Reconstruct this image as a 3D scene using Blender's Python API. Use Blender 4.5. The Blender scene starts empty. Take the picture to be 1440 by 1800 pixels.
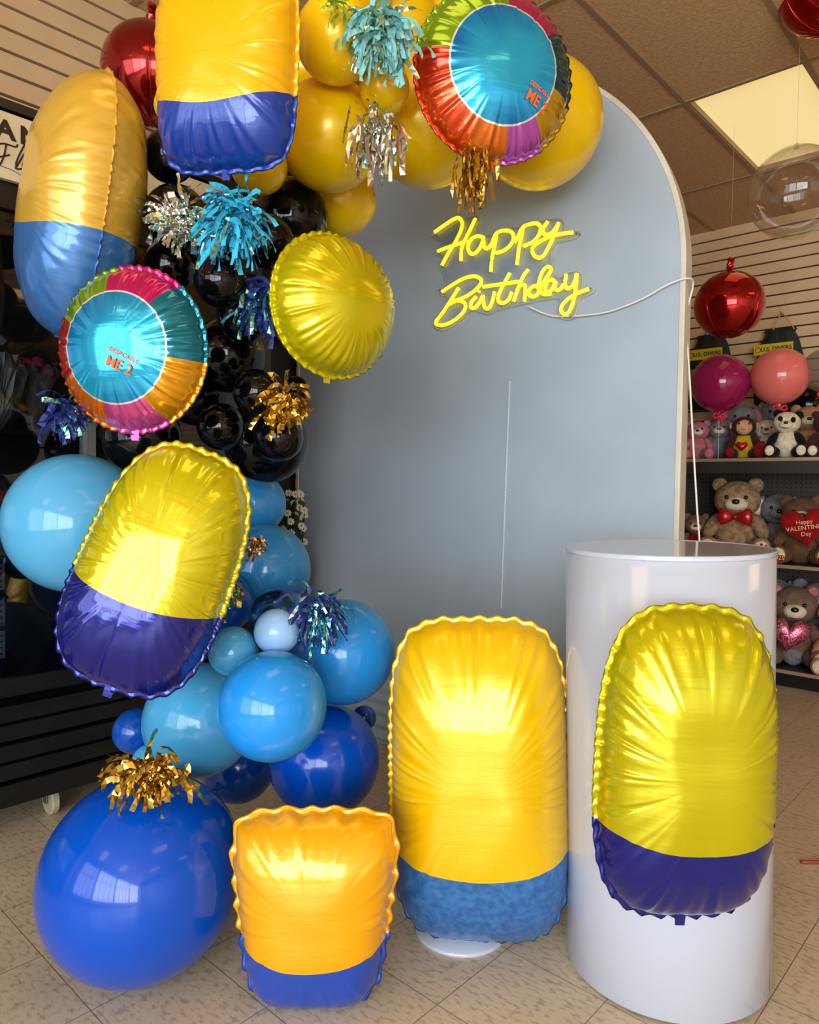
import bpy, bmesh, math, random
from mathutils import Vector, Matrix, noise
random.seed(7)
SC = bpy.context.scene
COL = SC.collection
PI = math.pi
# ------------------------------------------------------------ camera
FPX = 1280.0
PITCH, ROLL, HCAM = math.radians(-2.1), math.radians(0.8), 1.2
Fv = Vector((0, math.cos(PITCH), math.sin(PITCH)))
U0 = Vector((0, -math.sin(PITCH), math.cos(PITCH)))
R0 = Vector((1, 0, 0))
Rv = R0 * math.cos(ROLL) + U0 * math.sin(ROLL)
Uv = U0 * math.cos(ROLL) - R0 * math.sin(ROLL)
cam = bpy.data.cameras.new('camera')
cam.sensor_fit = 'HORIZONTAL'; cam.sensor_width = 36; cam.lens = 36 * FPX / 1440
cam.clip_start = .05
co = bpy.data.objects.new('camera', cam)
m = Matrix((Rv, Uv, -Fv)).transposed().to_4x4(); m.translation = (0, 0, HCAM)
co.matrix_world = m
COL.objects.link(co); SC.camera = co
SC.view_settings.view_transform = 'Standard'
SC.view_settings.look = 'None'
SC.view_settings.gamma = 1
SC.view_settings.exposure = -0.12

def ray(px, py):
    return Fv * FPX + Rv * (px - 720) - Uv * (py - 900)
def at(px, py, Y):
    d = ray(px, py)
    return Vector((0, 0, HCAM)) + d * (Y / d.y)
def pxr(r, Y):
    return r * Y / FPX
def hit(px, py, P, n):
    d = ray(px, py); o = Vector((0, 0, HCAM))
    return o + d * ((P - o).dot(n) / d.dot(n))

# room axes: A runs along the right hand slat wall, B along the left hand one
A = Vector((-math.sin(math.radians(47.5)), math.cos(math.radians(47.5)), 0))
B = Vector((math.sin(math.radians(42.5)), math.cos(math.radians(42.5)), 0))
ZC = 3.164
PR = Vector((2.86, 5.08, 0)); PL = Vector((-1.16, 3.10, 0))
nL = Vector((-B.y, B.x, 0))
CORNER = Vector((1.66, 6.17, 0))
LEN_B, LEN_A = 9.2, 9.5

# ------------------------------------------------------------ world + light
w = bpy.data.worlds.new('world'); SC.world = w; w.use_nodes = True
w.node_tree.nodes['Background'].inputs[0].default_value = (.75, .85, 1, 1)
w.node_tree.nodes['Background'].inputs[1].default_value = .5
WIN_POWER = (55, 170, 240, 290)
PANEL_EMIT = 3.0

def rect_light(name, loc, direction, sx, sy, power, color):
    l = bpy.data.lights.new(name, 'AREA'); l.shape = 'RECTANGLE'
    l.size = sx; l.size_y = sy; l.energy = power; l.color = color
    o = bpy.data.objects.new(name, l); COL.objects.link(o)
    o.location = loc
    o.rotation_euler = Vector(direction).to_track_quat('-Z', 'Y').to_euler()
    return o
FRONT0 = CORNER - B * LEN_B                     # left end of the shop window wall
FD = -A                                         # runs this way
WINS = [(0.35, 2.05), (2.2, 4.2), (4.35, 6.35), (6.5, 8.4)]
for i, (a, b) in enumerate(WINS):
    c = FRONT0 + FD * ((a + b) / 2) - B * .02 + Vector((0, 0, 1.62))
    rect_light('window_daylight', c, B, b - a, 2.3, WIN_POWER[i], (.86, .93, 1))

# ------------------------------------------------------------ helpers
def s2l(c):
    c /= 255
    return c / 12.92 if c <= .04045 else ((c + .055) / 1.055) ** 2.4
def rgb(r, g, b): return (s2l(r), s2l(g), s2l(b), 1)
MATS = {}
def mat(name, col, rough=.5, metal=0, coat=0, spec=.5, trans=0, emis=None, estr=0, sheen=0, sss=0, alpha=1):
    if name in MATS: return MATS[name]
    m = bpy.data.materials.new(name); m.use_nodes = True
    p = m.node_tree.nodes['Principled BSDF']
    p.inputs['Base Color'].default_value = col
    p.inputs['Roughness'].default_value = rough
    p.inputs['Metallic'].default_value = metal
    p.inputs['Coat Weight'].default_value = coat
    p.inputs['Coat Roughness'].default_value = .04
    p.inputs['Specular IOR Level'].default_value = spec
    p.inputs['Transmission Weight'].default_value = trans
    p.inputs['Sheen Weight'].default_value = sheen
    p.inputs['Alpha'].default_value = alpha
    if sss:
        p.inputs['Subsurface Weight'].default_value = sss
        p.inputs['Subsurface Radius'].default_value = (.03, .03, .03)
        p.inputs['Subsurface Scale'].default_value = 1
    if emis:
        p.inputs['Emission Color'].default_value = emis
        p.inputs['Emission Strength'].default_value = estr
    MATS[name] = m
    return m
def nd(m, t, **k):
    n = m.node_tree.nodes.new(t)
    for a, v in k.items(): setattr(n, a, v)
    return n
def lk(m, a, b): m.node_tree.links.new(a, b)
def P(m): return m.node_tree.nodes['Principled BSDF']
def noisy(m, c2, scale=8, detail=4, stretch=(1, 1, 1), lo=.4, hi=.6, bump=0, bscale=None, bdist=.002):
    """blend the base colour with a second colour by noise, and roughen the surface"""
    p = P(m); tc = nd(m, 'ShaderNodeTexCoord'); mp = nd(m, 'ShaderNodeMapping')
    mp.inputs['Scale'].default_value = stretch
    lk(m, tc.outputs['Object'], mp.inputs[0])
    n = nd(m, 'ShaderNodeTexNoise'); n.inputs['Scale'].default_value = scale; n.inputs['Detail'].default_value = detail
    lk(m, mp.outputs[0], n.inputs[0])
    if c2:
        r = nd(m, 'ShaderNodeValToRGB')
        r.color_ramp.elements[0].position = lo; r.color_ramp.elements[1].position = hi
        r.color_ramp.elements[0].color = p.inputs['Base Color'].default_value
        r.color_ramp.elements[1].color = c2
        lk(m, n.outputs[0], r.inputs[0]); lk(m, r.outputs[0], p.inputs['Base Color'])
    if bump:
        n2 = n
        if bscale:
            n2 = nd(m, 'ShaderNodeTexNoise'); n2.inputs['Scale'].default_value = bscale; n2.inputs['Detail'].default_value = detail
            lk(m, mp.outputs[0], n2.inputs[0])
        b = nd(m, 'ShaderNodeBump'); b.inputs['Strength'].default_value = bump; b.inputs['Distance'].default_value = bdist
        lk(m, n2.outputs[0], b.inputs['Height']); lk(m, b.outputs[0], p.inputs['Normal'])
    return m

def link(name, me, mats, parent=None, smooth=True):
    o = bpy.data.objects.new(name, me)
    for x in (mats if isinstance(mats, (list, tuple)) else [mats]): me.materials.append(x)
    COL.objects.link(o)
    if parent: o.parent = parent
    if smooth:
        me.polygons.foreach_set('use_smooth', [True] * len(me.polygons))
    return o
def mesh(name, vs, fs):
    me = bpy.data.meshes.new(name); me.from_pydata([tuple(v) for v in vs], [], fs); me.update()
    bm = bmesh.new(); bm.from_mesh(me); bmesh.ops.recalc_face_normals(bm, faces=bm.faces); bm.to_mesh(me); bm.free()
    return me
def tag(o, label=None, cat=None, group=None, kind=None):
    if label: o['label'] = label
    if cat: o['category'] = cat
    if group: o['group'] = group
    if kind: o['kind'] = kind
    return o
def thing(name, label, cat, loc=(0, 0, 0), rot=(0, 0, 0), group=None):
    o = bpy.data.objects.new(name, None); o.empty_display_size = .05; COL.objects.link(o)
    o.location = loc; o.rotation_euler = rot
    return tag(o, label, cat, group)
class MB:
    def __init__(s): s.v = []; s.f = []
    def add(s, vs, fs):
        k = len(s.v); s.v += [Vector(v) for v in vs]; s.f += [tuple(i + k for i in f) for f in fs]; return s
    def box(s, c, d, M=None):
        x, y, z = [q / 2 for q in d]; c = Vector(c)
        vs = [c + Vector((i * x, j * y, k * z)) for i in (-1, 1) for j in (-1, 1) for k in (-1, 1)]
        if M: vs = [M @ v for v in vs]
        return s.add(vs, [(0, 1, 3, 2), (4, 6, 7, 5), (0, 4, 5, 1), (2, 3, 7, 6), (0, 2, 6, 4), (1, 5, 7, 3)])
    def ell(s, c, r, rot=None, nu=20, nv=12, jit=0, seed=0):
        vs = []; fs = []; c = Vector(c)
        if not isinstance(r, (tuple, list)): r = (r, r, r)
        for j in range(nv + 1):
            ph = PI * j / nv
            for i in range(nu):
                th = 2 * PI * i / nu
                d = Vector((math.sin(ph) * math.cos(th), math.sin(ph) * math.sin(th), math.cos(ph)))
                k = 1
                if jit: k += jit * noise.noise(d * 5 + Vector((seed, 0, 0)))
                v = Vector((d.x * r[0] * k, d.y * r[1] * k, d.z * r[2] * k))
                if rot: v = rot @ v
                vs.append(c + v)
        for j in range(nv):
            for i in range(nu):
                a = j * nu + i; b = j * nu + (i + 1) % nu
                fs.append((a, b, b + nu, a + nu))
        return s.add(vs, fs)
    def lathe(s, prof, c=(0, 0, 0), M=None, n=48, cap=True):
        vs = []; fs = []; c = Vector(c)
        for (r, z) in prof:
            for i in range(n):
                t = 2 * PI * i / n
                v = Vector((r * math.cos(t), r * math.sin(t), z))
                if M: v = M @ v
                vs.append(c + v)
        for j in range(len(prof) - 1):
            for i in range(n):
                a = j * n + i; b = j * n + (i + 1) % n
                fs.append((a, b, b + n, a + n))
        if cap:
            fs.append(tuple(range(n))); fs.append(tuple(range((len(prof) - 1) * n, len(prof) * n)))
        return s.add(vs, fs)
    def tube(s, pts, r, n=8, closed=False):
        pts = [Vector(p) for p in pts]; N = len(pts); vs = []; fs = []
        up = Vector((0, 0, 1))
        for i, p in enumerate(pts):
            t = (pts[min(i + 1, N - 1)] - pts[max(i - 1, 0)]).normalized()
            a = t.cross(up)
            if a.length < .1: a = t.cross(Vector((0, 1, 0)))
            a.normalize(); b = t.cross(a).normalized()
            if i and (a.dot(pa) < 0): a = -a; b = -b
            pa = a
            rr = r[i] if isinstance(r, (list, tuple)) else r
            for k in range(n):
                q = 2 * PI * k / n
                vs.append(p + (a * math.cos(q) + b * math.sin(q)) * rr)
        for i in range(N - 1):
            for k in range(n):
                x = i * n + k; y = i * n + (k + 1) % n
                fs.append((x, y, y + n, x + n))
        fs.append(tuple(range(n))); fs.append(tuple(range((N - 1) * n, N * n)))
        return s.add(vs, fs)
    def prism(s, poly, y0, y1, M=None):
        """polygon in local XZ, extruded along Y"""
        n = len(poly)
        vs = [Vector((x, y0, z)) for x, z in poly] + [Vector((x, y1, z)) for x, z in poly]
        if M: vs = [M @ v for v in vs]
        fs = [tuple(range(n)), tuple(range(2 * n - 1, n - 1, -1))] + [(i, (i + 1) % n, (i + 1) % n + n, i + n) for i in range(n)]
        return s.add(vs, fs)
    def build(s, name, mats, parent=None, smooth=False):
        return link(name, mesh(name, s.v, s.f), mats, parent, smooth)
def frame(o, x, n):
    """matrix with local X = x, local Y = n (into the wall), Z up"""
    M = Matrix((x, n, Vector((0, 0, 1)))).transposed().to_4x4(); M.translation = o
    return M
def catmull(pts, k=6):
    P_ = [Vector(p) for p in pts]; out = []
    if len(P_) < 3:
        return [P_[0].lerp(P_[-1], i / k) for i in range(k + 1)]
    P_ = [P_[0] * 2 - P_[1]] + P_ + [P_[-1] * 2 - P_[-2]]
    for i in range(1, len(P_) - 2):
        a, b, c, d = P_[i - 1:i + 3]
        for j in range(k):
            t = j / k
            out.append(.5 * ((2 * b) + (c - a) * t + (2 * a - 5 * b + 4 * c - d) * t * t + (3 * b - a - 3 * c + d) * t ** 3))
    out.append(P_[-2]); return out
def text_mesh(s, size, extrude=.001, bevel=0, font_scale_x=1, align='CENTER', offset=0):
    c = bpy.data.curves.new('lettering', 'FONT'); c.body = s; c.size = size; c.extrude = extrude
    c.align_x = align; c.align_y = 'CENTER'; c.offset = offset; c.resolution_u = 3
    o = bpy.data.objects.new('lettering', c); COL.objects.link(o)
    bpy.context.view_layer.update()
    dg = bpy.context.evaluated_depsgraph_get()
    me = bpy.data.meshes.new_from_object(o.evaluated_get(dg))
    bpy.data.objects.remove(o); bpy.data.curves.remove(c)
    for v in me.vertices:                       # text lies in XY; stand it up in XZ facing -Y
        x, y, z = v.co; v.co = (x * font_scale_x, -z, y)
    me.materials.clear()
    return me

# ------------------------------------------------------------ structure materials
floor_m = mat('vinyl_tile', rgb(197, 180, 156), .38, spec=.45)
def floor_nodes(m):
    p = P(m); tc = nd(m, 'ShaderNodeTexCoord')
    n = nd(m, 'ShaderNodeTexNoise'); n.inputs['Scale'].default_value = 85; n.inputs['Detail'].default_value = 6
    mp = nd(m, 'ShaderNodeMapping'); mp.inputs['Scale'].default_value = (1, .45, 1)
    lk(m, tc.outputs['Object'], mp.inputs[0]); lk(m, mp.outputs[0], n.inputs[0])
    r = nd(m, 'ShaderNodeValToRGB'); e = r.color_ramp.elements
    e[0].position = .34; e[0].color = rgb(188, 168, 138); e[1].position = .5; e[1].color = rgb(220, 202, 172)
    lk(m, n.outputs[0], r.inputs[0])
    big = nd(m, 'ShaderNodeTexNoise'); big.inputs['Scale'].default_value = 3
    lk(m, tc.outputs['Object'], big.inputs[0])
    mx = nd(m, 'ShaderNodeMix', data_type='RGBA', blend_type='MULTIPLY'); mx.inputs[0].default_value = .35
    lk(m, r.outputs[0], mx.inputs[6]); lk(m, big.outputs[0], mx.inputs[7])
    sep = nd(m, 'ShaderNodeSeparateXYZ'); lk(m, tc.outputs['Object'], sep.inputs[0])
    T = .2785; masks = []
    for ax in (0, 1):
        d = nd(m, 'ShaderNodeMath', operation='DIVIDE'); d.inputs[1].default_value = T; lk(m, sep.outputs[ax], d.inputs[0])
        fr = nd(m, 'ShaderNodeMath', operation='FRACT'); lk(m, d.outputs[0], fr.inputs[0])
        l = nd(m, 'ShaderNodeMath', operation='LESS_THAN'); l.inputs[1].default_value = .009; lk(m, fr.outputs[0], l.inputs[0]); masks.append(l)
    mm = nd(m, 'ShaderNodeMath', operation='MAXIMUM'); lk(m, masks[0].outputs[0], mm.inputs[0]); lk(m, masks[1].outputs[0], mm.inputs[1])
    m2 = nd(m, 'ShaderNodeMix', data_type='RGBA'); lk(m, mm.outputs[0], m2.inputs[0]); lk(m, mx.outputs[2], m2.inputs[6]); m2.inputs[7].default_value = rgb(128, 110, 88)
    lk(m, m2.outputs[2], p.inputs['Base Color'])
floor_nodes(floor_m)
ceil_m = noisy(mat('ceiling_tile', rgb(206, 168, 120), .9), rgb(190, 154, 108), 60, 4, bump=.5, bscale=90, bdist=.004)
grid_m = mat('grid_bar', rgb(150, 124, 92), .5)
slat_m = noisy(mat('slat_board', rgb(212, 178, 134), .45), rgb(204, 170, 126), 3)
groove_m = mat('slat_groove', rgb(50, 28, 16), .8)
plain_wall = mat('painted_wall', rgb(228, 224, 216), .8)
black_m = noisy(mat('black_metal', rgb(14, 14, 15), .35), rgb(20, 20, 22), 6)
alu_m = mat('aluminium', rgb(150, 152, 150), .35, .8)

def quadbox(name, c, d, M, m_, kind='structure', parent=None):
    o = MB().box(c, d).build(name, m_, parent)
    o.matrix_world = M if not parent else Matrix()
    if kind and not parent: o['kind'] = kind
    return o
# floor aligned to the room; a tile joint crosses where the photo shows one
fo = hit(769, 1767, Vector((0, 0, 0)), Vector((0, 0, 1)))
o = MB().box((0, 0, -.02), (22, 22, .04)).build('floor', floor_m)
o.location = fo; o.rotation_euler = (0, 0, math.atan2(B.y, B.x)); o['kind'] = 'structure'
# ceiling with hung grid
N1 = hit(1203, 181, Vector((0, 0, ZC)), Vector((0, 0, 1)))
N2 = hit(1421, 119, Vector((0, 0, ZC)), Vector((0, 0, 1)))
N3 = hit(1331, 316, Vector((0, 0, ZC)), Vector((0, 0, 1)))
CA = abs((N2 - N1).dot(A)); CB = abs((N3 - N1).dot(B))
CA = .56; CB = 1.12 if abs(CB - 1.12) < .12 else CB
ceM = frame(N1, B, A)                                  # local X along B, Y along A
lights_cells = [(0, -1), (0, -5), (-3, -1), (-3, -5), (-6, -1), (-6, -5), (-3, 3), (-6, 3), (-4, -9), (-1, -9)]
cells = set(lights_cells)
mb = MB(); bars = MB()
i0, i1, j0, j1 = -9, 6, -12, 10
for i in range(i0, i1):
    for j in range(j0, j1):
        if (i, j) in cells:
            continue
        mb.box((i * CB + CB / 2, j * CA + CA / 2, .012), (CB - .012, CA - .012, .02))
o = mb.build('ceiling', ceil_m); o.matrix_world = ceM; o['kind'] = 'structure'
for i in range(i0, i1 + 1): bars.box((i * CB, (j0 + j1) / 2 * CA, -.001), (.024, (j1 - j0) * CA, .006))
for j in range(j0, j1 + 1): bars.box(((i0 + i1) / 2 * CB, j * CA, 0), ((i1 - i0) * CB, .024, .006))
o = bars.build('trim_1', grid_m); o.matrix_world = ceM; o['kind'] = 'structure'
deck = MB().box(((i0 + i1) / 2 * CB, (j0 + j1) / 2 * CA, .16), ((i1 - i0) * CB, (j1 - j0) * CA, .03)).build('ceiling_deck', black_m)
deck.matrix_world = ceM; deck['kind'] = 'structure'
# lamps: recessed troffers
lens_m = mat('lamp_lens', rgb(235, 225, 200), .4, emis=rgb(255, 228, 152), estr=.76)
lens_on = mat('lamp_lens_bright', rgb(235, 225, 200), .4, emis=rgb(255, 206, 132), estr=PANEL_EMIT)
def ridged(m, scale):
    p = P(m); tc = nd(m, 'ShaderNodeTexCoord'); wv = nd(m, 'ShaderNodeTexWave', bands_direction='X')
    wv.inputs['Scale'].default_value = scale; lk(m, tc.outputs['Object'], wv.inputs[0])
    b = nd(m, 'ShaderNodeBump'); b.inputs['Strength'].default_value = .2; lk(m, wv.outputs[0], b.inputs['Height']); lk(m, b.outputs[0], p.inputs['Normal'])
ridged(lens_m, 40)
for k, (i, j) in enumerate(lights_cells):
    lab = 'square-edged recessed ceiling lamp glowing warm, above the clear bubble balloon' if k == 0 else 'recessed ceiling lamp with a bright lens, one of those behind the viewpoint'
    t = thing('ceiling_lamp', lab, 'lamp', group=None if k == 0 else 'ceiling lamps behind the viewpoint')
    t.matrix_world = ceM @ Matrix.Translation((i * CB + CB / 2, j * CA + CA / 2, 0))
    MB().box((0, 0, .035), (CB - .03, CA - .03, .004)).build('lens', lens_m if k == 0 else lens_on, t)
    f = MB()
    for sx in (-1, 1): f.box((sx * (CB / 2 - .014), 0, .03), (.012, CA - .02, .055))
    for sy in (-1, 1): f.box((0, sy * (CA / 2 - .014), .03), (CB - .02, .012, .055))
    f.box((0, 0, .065), (CB - .03, CA - .03, .01))
    f.build('housing', grid_m, t)

# slat walls: boards with dark grooves, one board each 8 cm
def slat_wall(name, org, x, n, x0, x1, z0, z1):
    mb = MB()
    mb.box(((x0 + x1) / 2, .035, (z0 + z1) / 2), (x1 - x0, .03, z1 - z0))
    nb = MB(); z = z1
    while z > z0:
        zb = max(z - .069, z0)
        nb.box(((x0 + x1) / 2, .01, (z + zb) / 2), (x1 - x0, .02, z - zb))
        z -= .0805
    vs = mb.v + nb.v; k = len(mb.v)
    fs = mb.f + [tuple(i + k for i in f) for f in nb.f]
    me = mesh(name, vs, fs)
    o = link(name, me, [groove_m, slat_m], smooth=False)
    for p in me.polygons: p.material_index = 0 if p.index < len(mb.f) else 1
    o.matrix_world = frame(org, x, n); o['kind'] = 'structure'
    return o
slat_wall('wall_right', CORNER, -A, B, 0, LEN_A, 0, ZC)
slat_wall('wall_left', CORNER, -B, nL, 0, LEN_B, 0, ZC)
# shop window wall behind the viewpoint
fm = frame(FRONT0, FD, -B)
fw = MB(); fw.box((LEN_A / 2, .08, .2), (LEN_A, .12, .4)); fw.box((LEN_A / 2, .08, (2.85 + ZC) / 2), (LEN_A, .12, ZC - 2.85))
edges = [0] + [q for ab in WINS for q in ab] + [LEN_A]
for k in range(0, len(edges), 2): fw.box(((edges[k] + edges[k + 1]) / 2, .08, 1.6), (edges[k + 1] - edges[k], .12, 2.5))
o = fw.build('wall_front', plain_wall); o.matrix_world = fm; o['kind'] = 'structure'
for k, (a, b) in enumerate(WINS):
    f = MB()
    nbar = 4
    for q in range(nbar + 1): f.box((a + (b - a) * q / nbar, -.03, 1.62), (.05, .05, 2.4))
    for z in (.42, 1.9, 2.82): f.box(((a + b) / 2, -.03, z), (b - a, .05, .05))
    o = f.build('window_%d' % (k + 1), black_m); o.matrix_world = fm; o['kind'] = 'structure'
o = MB().box((-LEN_B / 2, 0, ZC / 2), (LEN_B, .1, ZC)).build('wall_back', plain_wall)
o.matrix_world = frame(CORNER - A * (LEN_A + .05), B, A); o['kind'] = 'structure'
o['kind'] = 'structure'

# ------------------------------------------------------------ arch backdrop
BP = Vector((.98, 2.66, 0)); bx = Vector((.848, -.53, 0)).normalized(); bn = Vector((.53, .848, 0)).normalized()
BW = 1.82; ZS = 2.02; RA = BW / 2
BM = frame(BP, bx, bn)                            # local x from -BW..0, y = depth
back_m = noisy(mat('backdrop_cloth', rgb(160, 174, 186), .5, spec=.4, sheen=.1), rgb(154, 168, 180), 2.5, bump=.12, bscale=160, bdist=.001)
edge_m = noisy(mat('backdrop_edging', rgb(206, 200, 184), .55), rgb(196, 188, 172), 5)
root = thing('arch_backdrop', 'tall grey-blue arched panel with cream edging standing behind the balloons', 'backdrop')
root.matrix_world = BM
def halfw(z):
    return RA if z <= ZS else math.sqrt(max(RA * RA - (z - ZS) ** 2, 0))
vs = []; fs = []; zs = [i * .004 for i in range(75)] + [.3 + (ZS - .3) * i / 30 for i in range(31)] + [ZS + RA * math.sin(PI / 2 * i / 40) for i in range(1, 41)]
NC = 24
for z in zs:
    h = halfw(z)
    for i in range(NC + 1):
        x = -RA - h + 2 * h * i / NC
        y = 0
        if z < .3:
            e = 1 - z / .3
            y = -.012 * e * (1 + math.sin(z * 110 + x * 2.2 + .6 * math.sin(x * 9))) - .002
        vs.append((x, y, z))
for j in range(len(zs) - 1):
    for i in range(NC):
        a = j * (NC + 1) + i; fs.append((a, a + 1, a + NC + 2, a + NC + 1))
link('front_panel', mesh('front_panel', vs, fs), back_m, root)
pts = [(0, .0)] + [(-RA + RA * math.cos(PI * i / 64), ZS + RA * math.sin(PI * i / 64)) for i in range(65)] + [(-BW, 0)]
e = MB()
sec = [(-.001, -.004), (.006, .0), (.006, .1), (-.02, .1), (-.02, .012), (-.012, -.003)]     # outward, depth
ring = []
cz = Vector((-RA, 0, ZS))
for (x, z) in pts:
    if z <= ZS: d = Vector((1 if x > -RA else -1, 0, 0))
    else: d = (Vector((x, 0, z)) - cz).normalized()
    ring.append([Vector((x, 0, z)) + d * a + Vector((0, b, 0)) for a, b in sec])
vs = [v for r in ring for v in r]; n = len(sec)
fs = [(i * n + k, i * n + (k + 1) % n, (i + 1) * n + (k + 1) % n, (i + 1) * n + k) for i in range(len(ring) - 1) for k in range(n)]
fs += [tuple(range(n)), tuple(range(len(vs) - n, len(vs)))]
link('edging', mesh('edging', vs, fs), edge_m, root, smooth=False)
MB().prism([(x * .985 - .0137, z * .995) for x, z in pts], .085, .095).build('rear_panel', back_m, root)
# thin streak of glare painted onto the panel as pale dashes
def onback(px, py, off=0):
    p = hit(px, py, BP, bn); return BM.inverted() @ p + Vector((0, off, 0))
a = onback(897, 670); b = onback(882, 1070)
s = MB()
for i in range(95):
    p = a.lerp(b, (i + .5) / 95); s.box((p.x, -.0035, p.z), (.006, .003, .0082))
so = s.build('glare_streak', mat('painted_glare', rgb(222, 232, 236), .35, .2), root); so['label'] = 'thin dashed line of pale glare painted on the panel'

# ------------------------------------------------------------ neon sign
sign = thing('neon_sign', 'yellow glowing neon sign reading Happy Birthday on the arched panel', 'sign'); sign.matrix_world = BM
tube_m = mat('neon_tube', rgb(255, 228, 40), .4, emis=rgb(255, 222, 30), estr=2.1)
LET = {
 'letter_h': [[(130,180),(200,130),(270,85),(310,75),(335,110),(325,170),(280,260),(230,340),(185,425)], [(435,75),(400,150),(350,250),(330,310),(327,390)], [(155,320),(230,290),(310,265),(372,240)]],
 'letter_a': [[(498,222),(450,208),(400,235),(378,290),(395,335),(430,335),(470,290),(492,235),(496,285),(520,300),(545,280),(572,225),(590,185)]],
 'letter_p': [[(590,190),(575,280),(555,380),(548,470)], [(562,240),(585,195),(620,172),(680,170),(713,200),(703,260),(650,312),(585,335)], [(722,258),(752,205),(775,155)]],
 'letter_p2': [[(785,150),(770,230),(750,330),(742,420)], [(765,190),(785,145),(820,127),(880,115),(913,140),(903,200),(860,250),(790,285)]],
 'letter_y': [[(970,100),(935,150),(932,185),(960,200),(1000,185),(1030,145),(1050,110)], [(1050,110),(1020,190),(985,270),(940,350),(900,370),(862,345),(855,300),(895,260),(980,215),(1080,192),(1155,183)]],
 'letter_b': [[(185,620),(260,570),(350,520),(420,505),(465,520),(476,552),(440,600),(370,650),(290,685),(225,718)], [(310,590),(265,660),(200,760),(148,830),(143,855),(185,866),(255,842),(325,790),(358,738),(350,700),(300,682),(240,694)]],
 'letter_i': [[(440,655),(405,695),(400,732),(428,738),(462,700),(490,645)], [(455,622),(463,612)]],
 'letter_r': [[(490,645),(492,690),(503,735),(530,742),(555,700),(575,620)]],
 'letter_t': [[(690,480),(650,550),(606,640),(605,690),(640,702),(680,675),(702,620)], [(490,583),(560,572),(650,560),(750,545)]],
 'letter_h2': [[(825,455),(790,500),(755,580),(715,690)], [(740,610),(765,575),(795,570),(803,600),(797,690)]],
 'letter_d': [[(905,590),(870,577),(835,602),(830,640),(855,655),(890,640),(930,560),(980,485),(990,447),(965,437),(930,470),(905,540),(900,600),(935,635),(990,635)]],
 'letter_a2': [[(1030,560),(1000,532),(965,547),(947,600),(962,628),(1000,600),(1025,547),(1018,590),(1040,608),(1068,595),(1085,562)]],
 'letter_y2': [[(1105,490),(1095,570),(1115,595),(1148,580),(1172,530),(1180,485)], [(1185,485),(1175,580),(1160,680),(1130,760),(1100,785),(1072,770),(1070,730),(1110,680),(1180,635),(1270,600)]],
}
def sgn(x, y, off): return onback(740 + x / 4.235, 370 + y / 4.235, 0) + Vector((0, off, 0))
for nm, strokes in LET.items():
    mb = MB()
    for st in strokes: mb.tube(catmull([sgn(x, y, -.034) for x, y in st], 5), .0074, 8)
    mb.build(nm.rstrip('2'), tube_m, sign, smooth=True)
OUT = [(120,170),(200,105),(300,58),(345,75),(400,60),(440,48),(465,75),(440,150),(470,190),(540,200),(590,165),(690,138),(760,135),(800,105),(880,95),(950,78),(1050,70),(1085,90),(1085,158),(1165,160),(1185,190),(1165,215),(1080,237),(1010,260),(985,340),(990,400),(1012,480),(1050,510),(1090,478),(1180,463),(1215,490),(1212,588),(1280,578),(1300,605),(1265,635),(1195,672),(1170,760),(1140,812),(1080,815),(1045,780),(1055,690),(1030,660),(860,685),(720,715),(590,745),(540,772),(480,770),(400,750),(330,810),(240,878),(165,895),(122,865),(130,800),(200,705),(215,645),(172,640),(165,605),(200,560),(195,490),(165,430),(190,370),(140,335),(142,310),(200,275),(100,205)]
acr = bpy.data.materials.new('clear_acrylic'); acr.use_nodes = True
nt = acr.node_tree; nt.nodes.clear()
out = nt.nodes.new('ShaderNodeOutputMaterial'); mixn = nt.nodes.new('ShaderNodeMixShader'); tr = nt.nodes.new('ShaderNodeBsdfTransparent'); gl = nt.nodes.new('ShaderNodeBsdfGlossy'); fr = nt.nodes.new('ShaderNodeFresnel')
gl.inputs['Roughness'].default_value = .08; fr.inputs['IOR'].default_value = 1.5; tr.inputs[0].default_value = (.96, .97, .97, 1)
nt.links.new(fr.outputs[0], mixn.inputs[0]); nt.links.new(tr.outputs[0], mixn.inputs[1]); nt.links.new(gl.outputs[0], mixn.inputs[2]); nt.links.new(mixn.outputs[0], out.inputs[0])
rim_m = mat('acrylic_edge', rgb(205, 205, 190), .25, alpha=.8)
poly = [sgn(x, y, 0) for x, y in OUT]
plate = MB().prism([(v.x, v.z) for v in poly], -.025, -.02).build('backing_plate', acr, sign); plate['label'] = 'clear acrylic plate cut around the letters'
sm = catmull([Vector((v.x, -.0225, v.z)) for v in poly + [poly[0]]], 3)
MB().tube(sm, .0022, 6).build('plate_rim', rim_m, sign, smooth=True)
st = MB()
for (x, y) in [(160, 600), (1180, 180), (420, 70), (1130, 800)]:
    v = sgn(x, y, 0); MB().lathe([(.006, -.002), (.006, .022)], (v.x, -.002, v.z), Matrix.Rotation(PI / 2, 3, 'X'), 12).build('standoff', alu_m, sign)
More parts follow.
